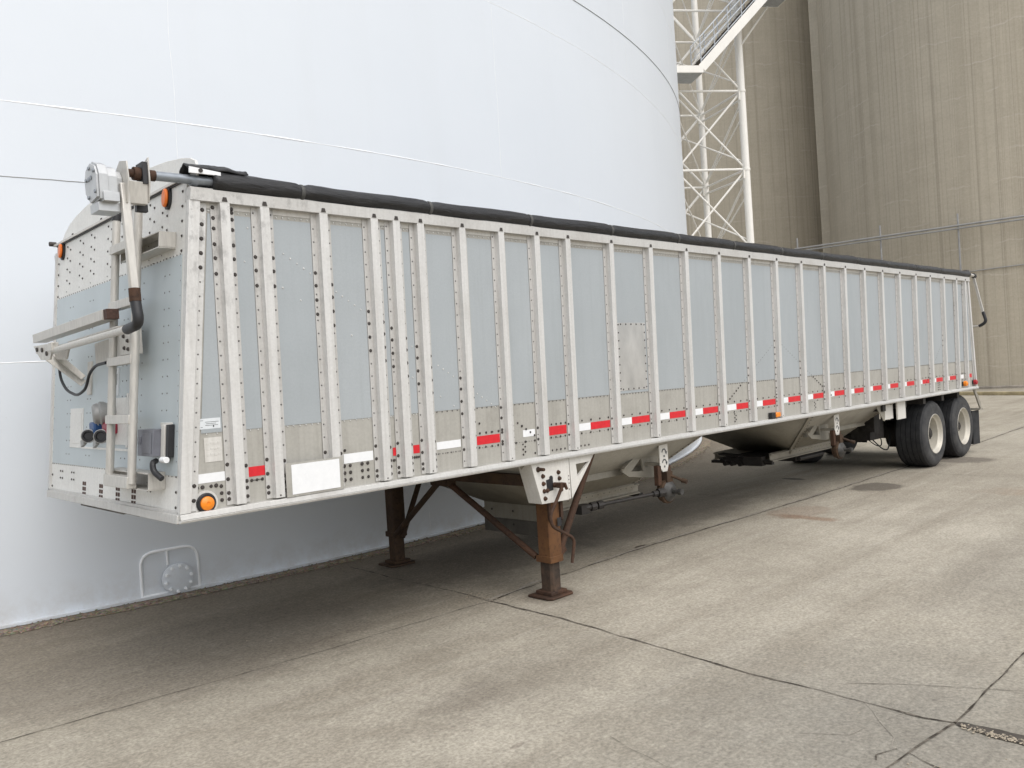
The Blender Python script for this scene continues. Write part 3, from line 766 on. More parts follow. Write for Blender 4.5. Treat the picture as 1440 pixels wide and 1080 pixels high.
for y, col in ((1.29, 'blue'), (1.04, 'redp')):
    g = fp(y, .44, .0)
    m = M(); m.box(g + V((-.07, -.055, -.005)), g + V((-.002, .055, .075)))
    h = part(m, 'gladhand', col, bevel=.012)
    m = M(); a2 = V((-.55, -.83, .05)).normalized(); c0 = g + V((-.085, .01, -.015))
    m.lathe(c0, a2, [(-.03, .0), (-.03, .04), (.0, .046), (.02, .046), (.022, .041)], 18); m.mat(1); m.lathe(c0, a2, [(.0221, .041), (.0225, .030), (.012, .026), (.012, 0)], 18)
    m.mat(0); m.prism([c0 + V((-.03, .02, -.05)), c0 + V((-.03, .09, -.075)), c0 + V((-.03, .085, -.03)), c0 + V((-.03, .03, -.02))], (.02, 0, 0))
    part(m, 'gladhand_seal', ['conduit', 'black'], h)
# document box with latch
m = M(); fplate(m, .175, .415, .318, .47, .012, .085); fplate(m, .36, .40, .385, .43, .085, .092); fplate(m, .20, .34, .335, .45, .085, .088); h = part(m, 'document_box', 'greybox', bevel=.010)
m = M(); fplate(m, .125, .172, .285, .495, .01, .045); fplate(m, .10, .27, .482, .505, .005, .012); part(m, 'box_bracket', 'whitepaint', h, bevel=.003)
m = M(); fplate(m, .075, .112, .31, .495, .006, .04)
m.tube([fp(.22, .29, .05), fp(.17, .285, .09), fp(.16, .235, .085), fp(.10, .195, .06)], .017, 8, rad=.04)
m.mat(1); m.cyl(fp(.12, .30, .055), fp(.055, .30, .055), .018, 12)
part(m, 'latch', ['black', 'white'], h, bevel=.002)
# kingpin plate edge under the nose
m = M(); m.box((-.36, .75, -.085), (1.3, 1.69, -.056)); m.box((-.405, .9, -.075), (-.37, 1.75, -.062)); m.cyl((.55, 1.22, -.085), (.55, 1.22, -.17), .045, 16); part(m, 'kingpin_plate', 'under')

# ---------------- hoppers
def hopper(xa, xb, ta, tb, zt=-.60, y0=.84, y1=1.60):
    top = [(xa, .035, -.045), (xb, .035, -.045), (xb, W - .035, -.045), (xa, W - .035, -.045)]
    bot = [(ta, y0, zt), (tb, y0, zt), (tb, y1, zt), (ta, y1, zt)]
    m = M(); a = [m.bm.verts.new(p) for p in top]; b = [m.bm.verts.new(p) for p in bot]
    for i in range(4): m.face([a[i], a[(i + 1) % 4], b[(i + 1) % 4], b[i]])
    m.mat(1)
    T, B = [V(p) for p in top], [V(p) for p in bot]
    for (p, q) in ((T[0], B[0]), (T[1], B[1])):      # rivets down the near creases
        for k in range(14):
            c = p.lerp(q, (k + .5) / 14)
            m.dome(c + V((.05 if p is T[0] else -.05, -.012, -.01)), (0, -.68, -.73), .008, .5, 6)
    o = part(m, 'hopper', ['hopper', 'bolt'])
    sd = o.modifiers.new('thick', 'SOLIDIFY'); sd.thickness = .006
    # stiffener ledge half way down the near slope
    nrm = (B[0] - T[0]).cross(T[1] - T[0]).normalized()
    if nrm.y > 0: nrm = -nrm
    for f, w in ((.50, .05),):
        p, q = T[0].lerp(B[0], f) + V((.06, 0, 0)), T[1].lerp(B[1], f) - V((.06, 0, 0))
        m = M(); m.prism([p + V((0, 0, .03)), p + nrm * w - V((0, 0, .005)), p - V((0, 0, .02))], q - p); part(m, 'stiffener', 'hopper', o)
    for f in (.03,):
        p, q = T[0].lerp(B[0], .93), T[1].lerp(B[1], .93)
        m = M(); m.prism([p, p + nrm * .02, p + nrm * .02 + V((0, .02, -.05)), p + V((0, .02, -.05))], q - p)
        for k in range(16): m.mat(1); m.dome(p.lerp(q, (k + .5) / 16) + nrm * .021 + V((0, .006, -.02)), nrm, .007, .5, 6)
        part(m, 'stiffener', ['hopper', 'bolt'], o)
    for c0, c1 in ((T[0], B[0]), (T[1], B[1])):
        m = M(); m.bar(c0, c1, .045, .010, nrm); part(m, 'corner_strip', 'hopper', o)
    return o
h1 = hopper(2.30, 4.88, 3.28, 4.63, -.59)
h2 = hopper(7.17, 9.75, 8.13, 9.50, -.60)
def trap(h, x0, x1, y0=.83, y1=1.61, z=-.63):
    for y in (y0 - .01, y1 + .01):
        m = M(); s = -1 if y < 1 else 1
        m.prism([(x0, y, z + .07), (x0, y + s * .035, z + .055), (x0, y + s * .035, z + .045), (x0, y + s * .012, z + .035), (x0, y + s * .012, z - .02), (x0, y + s * .04, z - .03), (x0, y + s * .04, z - .04), (x0, y, z - .04)], (x1 - x0, 0, 0))
        part(m, 'door_track', 'hopper', h)
    m = M(); m.box((x0 + .03, y0 + .02, z - .03), (x1 - .03, y1 - .02, z - .012)); part(m, 'slide_door', 'under', h)
    for x in ((x0, x1) if h is h2 else (x1,)):
        m = M(); m.box((x - .03, y0 - .06, z - .075), (x + .03, y1 + .06, z - .0405)); part(m, 'end_bar', 'darksteel', h)
trap(h1, 3.30, 4.75); trap(h2, 7.55, 9.3)
m = M(); m.prism([(3.285, .80, -.56), (3.285, 1.62, -.56), (3.285, 1.62, -.74), (3.285, .80, -.74)], (.012, 0, 0)); m.mat(1)
m.prism([(3.278, .80, -.742), (3.278, 1.62, -.742), (3.278, 1.62, -.88), (3.278, .80, -.88)], (.014, 0, 0))
for y in (.87, 1.2, 1.5):
    for z in (-.66, -.79): m.mat(2); m.dome((3.277, y, z), (-1, 0, 0), .012, .6)
part(m, 'chute_skirt', ['hopper', 'under', 'bolt'], h1)
m = M(); m.box((7.46, .88, -.72), (7.56, 1.15, -.60)); m.box((7.48, 1.15, -.685), (7.54, 1.46, -.62))
for y in (1.2, 1.32, 1.42): m.cyl((7.45, y, -.70), (7.55, y, -.70), .032, 14)
m.bar((7.5, 1.2, -.60), (7.5, 1.5, -.575), .14, .02); m.cyl((7.5, .75, -.66), (7.5, 1.52, -.66), .016, 10)
part(m, 'door_rollers', 'darksteel', h2)
m = M(); m.cyl((8.4, .85, -.73), (9.1, .85, -.73), .03, 10); m.box((8.5, .95, -.78), (9.1, 1.4, -.68)); part(m, 'door_gear', 'darksteel', h2)

# gusset with label plate, gearbox and crank rod, one per hopper
def arc(c, r, a0, a1, t, n=10):
    P = []
    for i in range(n + 1):
        a = a0 + (a1 - a0) * i / n; P.append((c[0] + math.cos(a) * r, c[1], c[2] + math.sin(a) * r))
    for i in range(n, -1, -1):
        a = a0 + (a1 - a0) * i / n; P.append((c[0] + math.cos(a) * (r - t), c[1], c[2] + math.sin(a) * (r - t)))
    return P
def valve(dx, h, rod):
    X = dx
    m = M()    # gusset plate with a triangular opening, built as a frame of three bars
    y = .30
    q = lambda *L: m.prism([(X + .245 + u * 1.04, y, z * 1.04 - .012) for u, z in L], (0, .016, 0))
    q((-.10, -.045), (-.52, -.26), (-.52, -.295), (-.39, -.307), (-.235, -.20)); q((-.52, -.2955), (-.43, -.35), (-.10, -.40), (-.21, -.325), (-.39, -.3075))
    q((-.0995, -.045), (-.2345, -.20), (-.2095, -.325), (-.0995, -.40), (.03, -.40), (.03, -.045))
    m.prism([(X + .14, y - .001, -.06), (X - .30, y - .001, -.28), (X - .30, y - .03, -.28), (X + .14, y - .03, -.06)], (.01, 0, -.012))
    m.box((X + .05, .106, -.12), (X + .15, .299, -.09)); m.box((X + .05, .106, -.30), (X + .10, .299, -.27))
    v = part(m, 'valve_bracket', 'hopper')
    m = M(); a = (X + .085, .095, -.10)
    m.prism([(X + .03, .10, -.10), (X + .165, .10, -.095), (X + .165, .10, -.30), (X + .14, .10, -.36), (X + .09, .10, -.375), (X + .03, .10, -.31)], (0, .008, 0))
    m.mat(1)
    for zc in (-.17, -.27):
        c = (X + .10, .0995, zc); m.prism(arc(c, .036, PI * 1.0, PI * .05, .012), (0, -.002, 0))
        m.prism([(c[0] + .018, .0995, zc + .004), (c[0] + .050, .0995, zc + .006), (c[0] + .034, .0995, zc - .026)], (0, -.002, 0))
        m.prism([(c[0] - .008, .0995, zc - .028), (c[0] + .010, .0995, zc - .028), (c[0] + .010, .0995, zc - .046), (c[0] - .008, .0995, zc - .046)], (0, -.002, 0))
    part(m, 'direction_plate', ['whitepaint', 'ink'], v)
    m = M(); m.box((X - .01, .10, -.48), (X + .045, .15, -.29)); m.box((X + .13, .102, -.44), (X + .20, .14, -.31)); part(m, 'hanger_bracket', 'rustdark', v, bevel=.004)
    m = M(); gx, gz = X + .12, -.545
    m.lathe((gx, .10, gz), (0, -1, 0), [(-.07, 0), (-.07, .07), (-.05, .105), (-.02, .105), (-.018, .118), (.0, .121), (.018, .118), (.02, .105), (.03, .098), (.03, .09)], 22)
    m.box((gx - .045, .06, gz + .09), (gx + .045, .14, gz + .19))
    m.mat(1); m.lathe((gx, .10, gz), (0, -1, 0), [(.0301, .10), (.04, .09), (.055, .07), (.07, .05), (.07, 0)], 22)
    m.cyl((gx, .03, gz), (gx, -.05, gz), .022, 12); m.cyl((gx, -.03, gz), (gx, -.07, gz), .03, 10)
    m.mat(2); m.tube([(gx + .02, .08, gz + .15), (gx + .06, .02, gz + .12), (gx + .08, -.04, gz + .09)], .014, 8); m.cyl((gx + .075, -.02, gz + .10), (gx + .085, -.07, gz + .085), .022, 10)
    part(m, 'gearbox', ['legdark', 'gearface', 'legdark'], v)
    if rod:
        m = M(); p, q = V((gx - .07, .07, gz + .005)), V((gx - .95, .34, gz - .035)); d = q - p
        m.cyl(p + d * .12, p + d * .78, .017, 12)
        for t0, t1, r in ((.02, .10, .042), (.10, .16, .028), (.78, .84, .038), (.86, .92, .040), (.92, 1.02, .028)): m.cyl(p + d * t0, p + d * t1, r, 10)
        m.box(q + V((-.06, -.03, -.05)), q + V((.06, .06, .03)))
        part(m, 'drive_rod', 'darksteel', v)
valve(4.17, h1, True); valve(7.90, h2, False)

# ---------------- landing gear
def leg(y, near):
    x = 2.655; s = -1 if near else 1; rot = 0
    e = bpy.data.objects.new('landing_leg', None); C.objects.link(e); e.parent = trailer; e.location = (0, 0, ZR)
    top = -.40 if near else -.06
    m = M(); w = .072
    m.prism([(x - w, y - .085, top + .10), (x - w, y + .04, top + .10), (x - .048, y + .06, top + .10), (x + .048, y + .06, top + .10), (x + w, y + .04, top + .10), (x + w, y - .085, top + .10), (x + .05, y - .10, top + .10), (x - .05, y - .10, top + .10)], (0, 0, -.885 - top - .10))
    m.prism([(x - w - .006, y + .07, -.84), (x + w + .006, y + .07, -.84), (x + w + .006, y - .095, -.84), (x + .052, y - .108, -.84), (x - .052, y - .108, -.84), (x - w - .006, y - .095, -.84)], (0, 0, -.055))
    if near:
        m.mat(1)
        for dx in (-.084, .056): m.prism([(x + dx, y - .118, -.35), (x + dx + .03, y - .118, -.35), (x + dx + .03, y - .118, -.53), (x + dx + .015, y - .118, -.56), (x + dx, y - .118, -.53)], (0, .02, 0))
        m.mat(2); m.box((x + .0, y - .128, -.60), (x + .048, y - .1205, -.53))
    part(m, 'outer_tube', ['rust', 'rustdark', 'black'] if near else ['legdark', 'legdark', 'black'], e, bevel=.008)
    m = M(); m.prism([(x - .058, y - .06, -.86), (x - .058, y + .045, -.86), (x + .058, y + .045, -.86), (x + .058, y - .06, -.86), (x + .042, y - .08, -.86), (x - .042, y - .08, -.86)], (0, 0, -.30)); part(m, 'inner_tube', 'rustbare' if near else 'legdark', e, bevel=.006)
    m = M()
    m.prism([(x - .15, y - .10, -1.179), (x - .12, y - .14, -1.179), (x + .12, y - .14, -1.179), (x + .15, y - .10, -1.179), (x + .15, y + .12, -1.179), (x - .15, y + .12, -1.179)], (0, 0, .02))
    m.prism([(x - .095, y - .10, -1.159), (x + .095, y - .10, -1.159), (x + .095, y + .08, -1.159), (x - .095, y + .08, -1.159)], (0, 0, .03))
    part(m, 'foot', 'rustdark' if near else 'legdark', e, bevel=.006)
    return e
ln, lf = leg(.15, True), leg(2.29, False)
# near mounting bracket: white plate, bolts, perforated gusset
m = M()
m.prism([(2.355, -.012, -.056), (2.765, -.012, -.056), (2.775, -.012, -.395), (2.452, -.012, -.385)], (0, .012, 0))
m.prism([(2.355, .0, -.056), (2.452, .0, -.385), (2.452, .14, -.385), (2.355, .14, -.056)], (.012, .0, .003))
m.prism([(2.768, -.010, -.06), (2.80, -.010, -.06), (2.80, -.010, -.39), (2.778, -.010, -.39)], (0, .14, 0))
m.mat(1); m.prism([(2.51, -.0125, -.20), (2.59, -.0125, -.19), (2.59, -.0125, -.29), (2.52, -.0125, -.295)], (0, -.004, 0)); m.cyl((2.57, -.012, -.19), (2.57, -.018, -.19), .02, 12)
m.mat(2)
for xx, zz in ((2.478, -.165), (2.480, -.225), (2.485, -.285), (2.490, -.345), (2.66, -.155), (2.668, -.205), (2.68, -.30), (2.52, -.285)): m.dome((xx, -.012, zz), (0, -1, 0), .020, .9, 8)
m.cyl((2.44, -.012, -.105), (2.44, -.07, -.105), .014, 10); m.dome((2.43, -.012, -.105), (0, -1, 0), .024, .8, 8)
m.mat(3)
for z in (-.20, -.23, -.26, -.31): m.dome((2.785, -.011, z), (0, -1, 0), .006, .5)
part(m, 'leg_bracket', ['whitepaint', 'black', 'rustdark', 'bolt'], ln, bevel=.002)
m = M(); y = -.008
m.prism([(2.806, y, -.056), (3.13, y, -.050), (3.055, y, -.112), (2.885, y, -.115)], (0, .02, 0))
m.prism([(2.806, y, -.0565), (2.8845, y, -.1155), (2.897, y, -.2195), (2.816, y, -.39)], (0, .02, 0))
m.prism([(3.125, y, -.052), (2.816, y, -.3905), (2.8975, y, -.22), (3.0555, y, -.1115)], (0, .02, 0))
part(m, 'gusset', 'whitepaint', ln)
m = M(); m.cyl((3.17, .06, -.06), (2.76, .12, -.83), .030, 12); m.cyl((2.60, .24, -.86), (2.45, 1.20, -.24), .028, 12); m.bar((2.70, .12, -.86), (2.80, .12, -.80), .06, .07); part(m, 'brace', 'rustdark', ln)
m = M(); m.cyl((2.60, 2.20, -.86), (2.45, 1.24, -.24), .028, 12); m.cyl((2.66, 2.18, -.90), (3.12, 2.25, -.07), .028, 12); part(m, 'brace', 'legdark', lf)
m = M(); m.bar((2.45, .10, -.20), (2.45, 2.34, -.20), .07, .09); m.cyl((2.62, .05, -.24), (2.62, 2.2, -.24), .016, 10)
m.prism([(2.40, 1.1, -.245), (2.50, 1.1, -.245), (2.50, 1.34, -.245), (2.40, 1.34, -.245)], (0, 0, -.05)); part(m, 'cross_beam', 'legdark', ln)
m = M()
m.cyl((2.60, -.015, -.25), (2.62, -.085, -.25), .022, 10); m.box((2.58, -.105, -.27), (2.635, -.06, -.23)); m.cyl((2.625, -.11, -.235), (2.645, -.11, -.285), .012, 8)
m.tube([(2.60, -.10, -.26), (2.555, -.085, -.35), (2.46, -.085, -.47), (2.475, -.085, -.56), (2.715, -.10, -.695), (2.665, -.10, -.885)], .0135, 10, rad=.06)
part(m, 'crank_handle', 'rustdark', ln)

# ---------------- running gear
TR = .508
def wheel(x, near):
    y0 = .035 if near else W - .035; s = 1 if near else -1     # outer face, axle pointing inward
    c = (x, y0, -1.191 + TR + .0038 * x); ax = (0, s, 0)
    e = bpy.data.objects.new('wheel', None); C.objects.link(e); e.parent = trailer; e.location = (0, 0, ZR)
    Wt = .46
    m = M()
    prof = [(.015, .296), (.003, .305), (.0, .33), (.006, .345), (.004, .36), (.0, .40), (.002, .432), (.012, .462), (.03, .487), (.05, .500)]
    for k in range(5):      # ribbed tread
        a = .05 + k * .072
        prof += [(a + .006, TR), (a + .064, TR + .001 * (2 - abs(k - 2))), (a + .066, TR - .012), (a + .072, TR - .012)]
    prof += [(Wt - .05, TR - .008), (Wt - .03, .487), (Wt - .01, .45), (Wt, .40), (Wt - .003, .33), (Wt - .015, .296)]
    m.mat(1); m.lathe(c, ax, prof[:9], 64); m.mat(0); m.lathe(c, ax, prof[8:], 64)
    bmesh.ops.remove_doubles(m.bm, verts=m.bm.verts[:], dist=.0001); part(m, 'tyre', ['rubber', 'sidewall'], e)
    m = M(); m.lathe(c, ax, [(.030, .300), (.004, .306), (.0, .298), (.006, .290), (.03, .282), (.05, .268), (.06, .252), (.16, .246), (.185, .238)], 48); m.mat(2); m.lathe(c, ax, [(.185, .238), (.20, .225), (.207, .19), (.21, .12), (.21, .0)], 48)
    m.mat(1)
    for k in range(10):
        a = 2 * PI * k / 10; m.cyl((x + .143 * math.cos(a), y0 + s * .21, c[2] + .143 * math.sin(a)), (x + .143 * math.cos(a), y0 + s * .17, c[2] + .143 * math.sin(a)), .016, 8)
        m.cyl((x + .205 * math.cos(a + .3), y0 + s * .2065, c[2] + .205 * math.sin(a + .3)), (x + .205 * math.cos(a + .3), y0 + s * .2035, c[2] + .205 * math.sin(a + .3)), .026, 10)
    part(m, 'rim', ['cream', 'bolt', 'dish'], e)
    m = M(); m.lathe(c, ax, [(.209, .11), (.12, .10), (.09, .085), (.085, .06), (.07, .055), (.068, 0)], 24); part(m, 'hub', 'darksteel', e)
AX1, AX2 = 11.23, 12.52
for nr in (True, False):
    for x in (AX1, AX2): wheel(x, nr)
for x in (AX1, AX2):
    m = M(); z = -.69 + .0038 * x; m.bar((x, .3, z), (x, W - .3, z), .13, .13); m.box((x - .10, .72, z + .065), (x + .10, .84, z + .20)); m.box((x - .1, W - .84, z + .065), (x + .1, W - .72, z + .20))
    for yy in (.62, W - .62): m.lathe((x, yy, z), (0, 1, 0), [(-.1, 0), (-.1, .21), (.1, .21), (.1, 0)], 24)
    part(m, 'axle', 'darksteel')
m = M()
for yy in (.74, W - .82):
    m.box((9.35, yy, -.26), (13.0, yy + .08, -.056))
    for x in (10.15, 11.68, 12.85): m.prism([(x - .16, yy - .02, -.2605), (x + .16, yy - .02, -.2605), (x + .07, yy - .02, -.66), (x - .07, yy - .02, -.66)], (0, .12, 0))
    for x in (AX1, AX2):
        for k in range(4): m.bar((x - .50 + .06 * k, yy + .04, -.52 - .0 + .015 * k - .0), (x, yy + .04, -.455 + .016 * k - .02), .08, .014); m.bar((x + .50 - .06 * k, yy + .04, -.52 + .015 * k), (x, yy + .04, -.455 + .016 * k - .02), .08, .014)
for x in (9.4, 10.15, 10.9, 11.68, 12.4): m.box((x - .05, .06, -.16), (x + .05, W - .06, -.0565))
m.cyl((10.35, .95, -.42), (10.35, 1.75, -.42), .15, 20); m.cyl((9.75, 1.0, -.44), (9.75, 1.6, -.44), .12, 20)
m.bar((10.15, .74, -.62), (10.15, W - .74, -.62), .06, .10); m.box((10.05, .55, -.64), (10.55, .75, -.36)); m.box((9.9, .42, -.50), (10.1, .6, -.17))
m.prism([(9.62, .7, -.06), (10.2, .7, -.06), (10.2, .7, -.34)], (0, 1.0, 0))
part(m, 'suspension_frame', 'darksteel')
m = M()
m.tube([(10.2, .6, -.62), (10.35, .5, -.80), (10.55, .5, -.83), (10.75, .55, -.72), (10.9, .6, -.6)], .010, 8, rad=.12); m.tube([(10.4, .8, -.6), (10.6, .7, -.78), (10.85, .7, -.80), (11.0, .8, -.62)], .008, 8, rad=.12); part(m, 'air_hose', 'black')
m = M(); m.box((9.80, .035, -.31), (10.09, .06, -.062)); m.box((9.50, .10, -.29), (9.80, .14, -.07)); m.mat(1); m.prism([(9.18, .09, -.06), (9.50, .09, -.06), (9.50, .09, -.11), (9.48, .09, -.30), (9.44, .09, -.30)], (0, .012, 0)); part(m, 'splash_plate', ['whitepaint', 'hopper'], bevel=.003)
# fender bar and mud flap
m = M(); m.prism([(12.98, -.0, -.056), (13.075, -.0, -.056), (13.30, .0, -.30), (13.30, .0, -.40), (13.25, .0, -.37)], (0, .02, 0)); m.box((13.22, -.01, -.42), (13.36, .60, -.395)); h = part(m, 'fender', 'hopper')
m = M(); m.prism([(13.13, .10, -.425), (13.13, .60, -.425), (13.13, .60, -1.0), (13.13, .10, -1.0)], (.012, 0, 0)); m.prism([(13.12, .09, -.43), (13.34, .05, -.43), (13.32, .05, -1.0), (13.12, .09, -1.0)], (0, .014, 0)); part(m, 'mud_flap', 'rubber', h)
m = M(); m.prism([(12.97, W - .6, -.42), (12.97, W - .06, -.42), (12.97, W - .06, -.98), (12.97, W - .6, -.98)], (.012, 0, 0)); part(m, 'mud_flap', 'rubber')
m = M(); m.box((12.86, .35, -.70), (12.98, W - .35, -.60)); m.box((12.90, .9, -.60), (12.96, 1.0, -.06)); m.box((12.90, W - 1, -.60), (12.96, W - .9, -.06)); part(m, 'rear_guard', 'darksteel')
# rear swing arm
m = M(); m.cyl((12.80, RY, 1.865), (13.12, RY, 1.858), .026, 14); m.mat(1); m.cyl((13.12, RY, 1.858), (13.22, RY + .01, 1.85), .040, 12); m.prism([(13.02, -.02, 1.90), (13.10, .0, 1.95), (13.10, .06, 1.95), (13.02, .06, 1.89)], (-.14, 0, 0))
m.mat(0); m.bar((13.17, -.035, 1.84), (13.17, -.15, 1.225), .036, .036, (1, 0, 0)); m.tube([(13.17, -.11, 1.0), (13.17, .5, 1.0)], .019, 10); arm = part(m, 'swing_arm', ['tubeal', 'black'])
m = M(); m.tube([(13.17, -.15, 1.235), (13.17, -.195, 1.06), (13.17, -.08, .998)], .026, 12, rad=.12); part(m, 'rubber_elbow', 'black', arm)

# ------------------------------------------------------------------ STORAGE TANK
TC, TRD, TH = (2.98, 24.517), 21.434, 13.5
def tp(deg, z, o=0):
    a = math.radians(deg); return V((TC[0] + (TRD + o) * math.cos(a), TC[1] + (TRD + o) * math.sin(a), z))
tank = thing('storage_tank', 'huge round white welded steel storage tank behind the trailer', 'tank', (TC[0], TC[1], 0))
def tpart(m, name, mats, parent=None, **kw):
    o = m.build(name, mats, parent or tank, **kw)
    if parent is None: o.location = (-TC[0], -TC[1], 0)
    return o
m = M(); N = 360
m.lathe((TC[0], TC[1], 0), (0, 0, 1), [(.02, 0), (.02, TRD), (2.22, TRD), (4.44, TRD), (6.74, TRD), (9.1, TRD), (11.3, TRD), (TH, TRD), (TH + 1.6, 0)], N)
tpart(m, 'shell', 'tank')
m = M()
for z, r in ((2.215, .009), (4.44, .012), (6.74, .009), (9.1, .010), (11.3, .010)):
    k = 300 if z < 7 else 200
    m.ringtube([tp(-150 + 140 * i / k, z + .006 * mnoise.noise(V((i * .21, z, 0))), -.55 * r) for i in range(k + 1)], [r * (.7 + .5 * abs(mnoise.noise(V((i * .35, z * 3, 1))))) for i in range(k + 1)], 6)
for d, z0, z1 in ((-95.12, 2.3, 4.43), (-95.12, 4.45, 6.7), (-83.55, 4.45, 6.7), (-78.45, 2.3, 4.43), (-72.7, 6.75, 9.08), (-63.6, 6.75, 9.08), (-62.7, 4.45, 6.73), (-107, 2.3, 4.4), (-101, 0.1, 2.2), (-88, .1, 2.2), (-70, .1, 2.2), (-55, 2.3, 6.7), (-90, 9.12, 11.2)):
    m.ringtube([tp(d + .04 * mnoise.noise(V((z * 2, d, 0))), z, -.0022) for z in [z0 + (z1 - z0) * i / 40 for i in range(41)]], [.0025 + .003 * abs(mnoise.noise(V((i * .5, d, 3)))) for i in range(41)], 5)
tpart(m, 'weld_seam', 'litwhite')
# stray scrape line on the plates and the cable that droops round the shell
m = M(); m.ringtube([tp(-101.5 + (5.0) * i / 30, 3.795 + .004 * mnoise.noise(V((i * .8, 0, 0))), .0) for i in range(31)], .004, 6); tpart(m, 'scrape_line', 'conduit')
m = M(); m.ringtube([tp(-115 + 80 * i / 120, 7.42 + (.85 * ((i - 50) / 70) ** 1.3 if i > 50 else 0), .004) for i in range(121)], .005, 6); tpart(m, 'cable', 'conduit')
# annular bottom plate and dark joint below the shell
m = M(); m.lathe((TC[0], TC[1], 0), (0, 0, 1), [(.008, TRD - .2), (.008, TRD + .05), (.030, TRD + .05), (.030, TRD - .2)], N); tpart(m, 'bottom_plate', 'tank')
m = M(); m.lathe((TC[0], TC[1], 0), (0, 0, 1), [(-.005, TRD - .3), (-.005, TRD + .075), (.006, TRD + .07), (.0062, TRD - .3)], N); tpart(m, 'base_gap', 'gap')
# cleaning hatch
hd = -95.86
rt = V((-math.sin(math.radians(hd)), math.cos(math.radians(hd)), 0)); nn = V((math.cos(math.radians(hd)), math.sin(math.radians(hd)), 0))
def hp(u, z, o=0):
    return tp(hd + math.degrees(u / TRD), z, o)
m = M(); out = rounded([hp(-.31, .03, .004), hp(-.31, .425, .004), hp(.20, .425, .004), hp(.20, .03, .004)], .13)
m.ringtube(out, .014, 8); m.ringtube([hp(-.31, .028, .006), hp(.20, .028, .006)], .014, 8); m.ringtube([hp(-.075, .42, .004), hp(-.075, .285, .004)], .012, 8)
poly = [hp(-.30, .03, .003)] + [q - nn * .001 for q in out[1:-1]] + [hp(.19, .03, .003)]
hc = hp(0, .148, 0)
tpart(m, 'hatch_frame', 'litwhite')
m = M(); m.lathe(hc, nn, [(.0, .0), (.0, .125), (.022, .125), (.022, .142), (.050, .142), (.054, .136), (.054, 0)], 40)
hatch = tpart(m, 'hatch_cover', 'tank')
for k in range(10):
    a = 2 * PI * (k + .3) / 10; c = hc + rt * math.cos(a) * .116 + V((0, 0, math.sin(a) * .116))
    m = M(); m.cyl(c + nn * .053, c + nn * .072, .015, 6); m.cyl(c + nn * .072, c + nn * .092, .009, 8); tpart(m, 'bolt', 'litwhite', hatch)

# ------------------------------------------------------------------ CONCRETE SILOS
def silo(cx, cy, r, lab):
    t = thing('concrete_silo', lab, 'silo', (cx, cy, 0), 'concrete grain silos behind the yard')
    m = M(); m.lathe((0, 0, 0), (0, 0, 1), [(-.02, r), (6, r), (12, r), (18, r), (24, r), (32, r), (32, 0)], 128); m.build('barrel', 'silo', t)
    m = M(); m.lathe((0, 0, 0), (0, 0, 1), [(-.02, r + .10), (.08, r + .10), (.11, r + .02), (.11, r - .1)], 128); m.build('plinth', 'kerbgrey', t)
    return t
s1 = silo(43.7, 6.36, 9.0, 'tall tan concrete silo at the right edge behind the grey conduits')
s2 = silo(46.4, 24.2, 8.85, 'tall tan concrete silo seen through the lattice stair tower')
m = M(); m.prism([(40.3, 14.55, 0), (40.3, 15.15, 0), (45, 17.0, 0), (45, 14.0, 0)], (0, 0, 32)); m.build('link_wall', 'silo', s1, loc=(-43.7, -6.36, 0))

# pipe run on stand-offs
def around(cx, cy, r, deg, z): a = math.radians(deg); return V((cx + r * math.cos(a), cy + r * math.sin(a), z))
pr = thing('pipe_run', 'pair of grey conduits on tall thin posts in front of the right silo', 'pipe', (35, 8, 7))
pa, pb = V((32.0, 22.0, 6.6)) - V((35, 8, 7)), V((35.6, .6, 6.6)) - V((35, 8, 7))
pa = V((33.30, 13.2, 6.6)) - V((35, 8, 7)); pb = V((35.9, -6.0, 6.6)) - V((35, 8, 7))
for dz, r in ((.06, .042), (-.06, .036)):
    m = M(); m.cyl(pa + V((0, 0, dz)), pb + V((0, 0, dz)), r, 8); m.build('conduit', 'conduit', pr)
for t in (.004, .187, .34, .50, .68, .86):
    m = M(); q = pa.lerp(pb, t) + V((.11, 0, 0)); m.cyl((q.x, q.y, -7), (q.x, q.y, q.z + .55), .038, 8); m.build('post', 'conduit', pr)
# thin cable further down
cb = thing('wall_cable', 'thin pale cable drooping across the right silo below the conduits', 'cable', (35, 8, 5))
m = M(); m.ringtube([around(43.7, 6.36, 9.05, 150 + 90 * i / 40, 4.75 + .35 * (i / 40) ** 2) for i in range(41)], .022, 6); m.build('strand', 'conduit', cb, loc=(-35, -8, -5))

# ------------------------------------------------------------------ STAIR TOWER
LA, LB, LCc = V((25.15, 10.80, 0)), V((22.93, 12.32, 0)), V((26.42, 13.32, 0))
SB = V((23.22, 12.12, 0))
LD = LB + (LCc - LA)
tw = thing('stair_tower', 'cream white lattice steel stair tower between the tank and the silos', 'tower', tuple(LA))
def wpart(m, name, mats, parent=None):
    o = m.build(name, mats, parent or tw)
    if parent is None: o.location = -LA
    return o
LV = [0.25, 3.05, 5.88, 8.72, 11.56, 14.45, 17.35, 20.2]
Z = lambda p, z: V((p.x, p.y, z))
for p, r in ((LA, .135), (LB, .135), (LCc, .12), (LD, .12)):
    m = M(); m.cyl(Z(p, 0), Z(p, 20.8), r, 18)
    for z in LV: m.cyl(Z(p, z - .05), Z(p, z + .03), r + .02, 14); m.box(Z(p, z - .35) + V((-.2, -.02, 0)), Z(p, z - .35) + V((.2, .02, .3)))
    wpart(m, 'leg', 'tower')
def strut(p, q, r=.05): m = M(); m.cyl(p, q, r, 8); wpart(m, 'brace', 'tower')
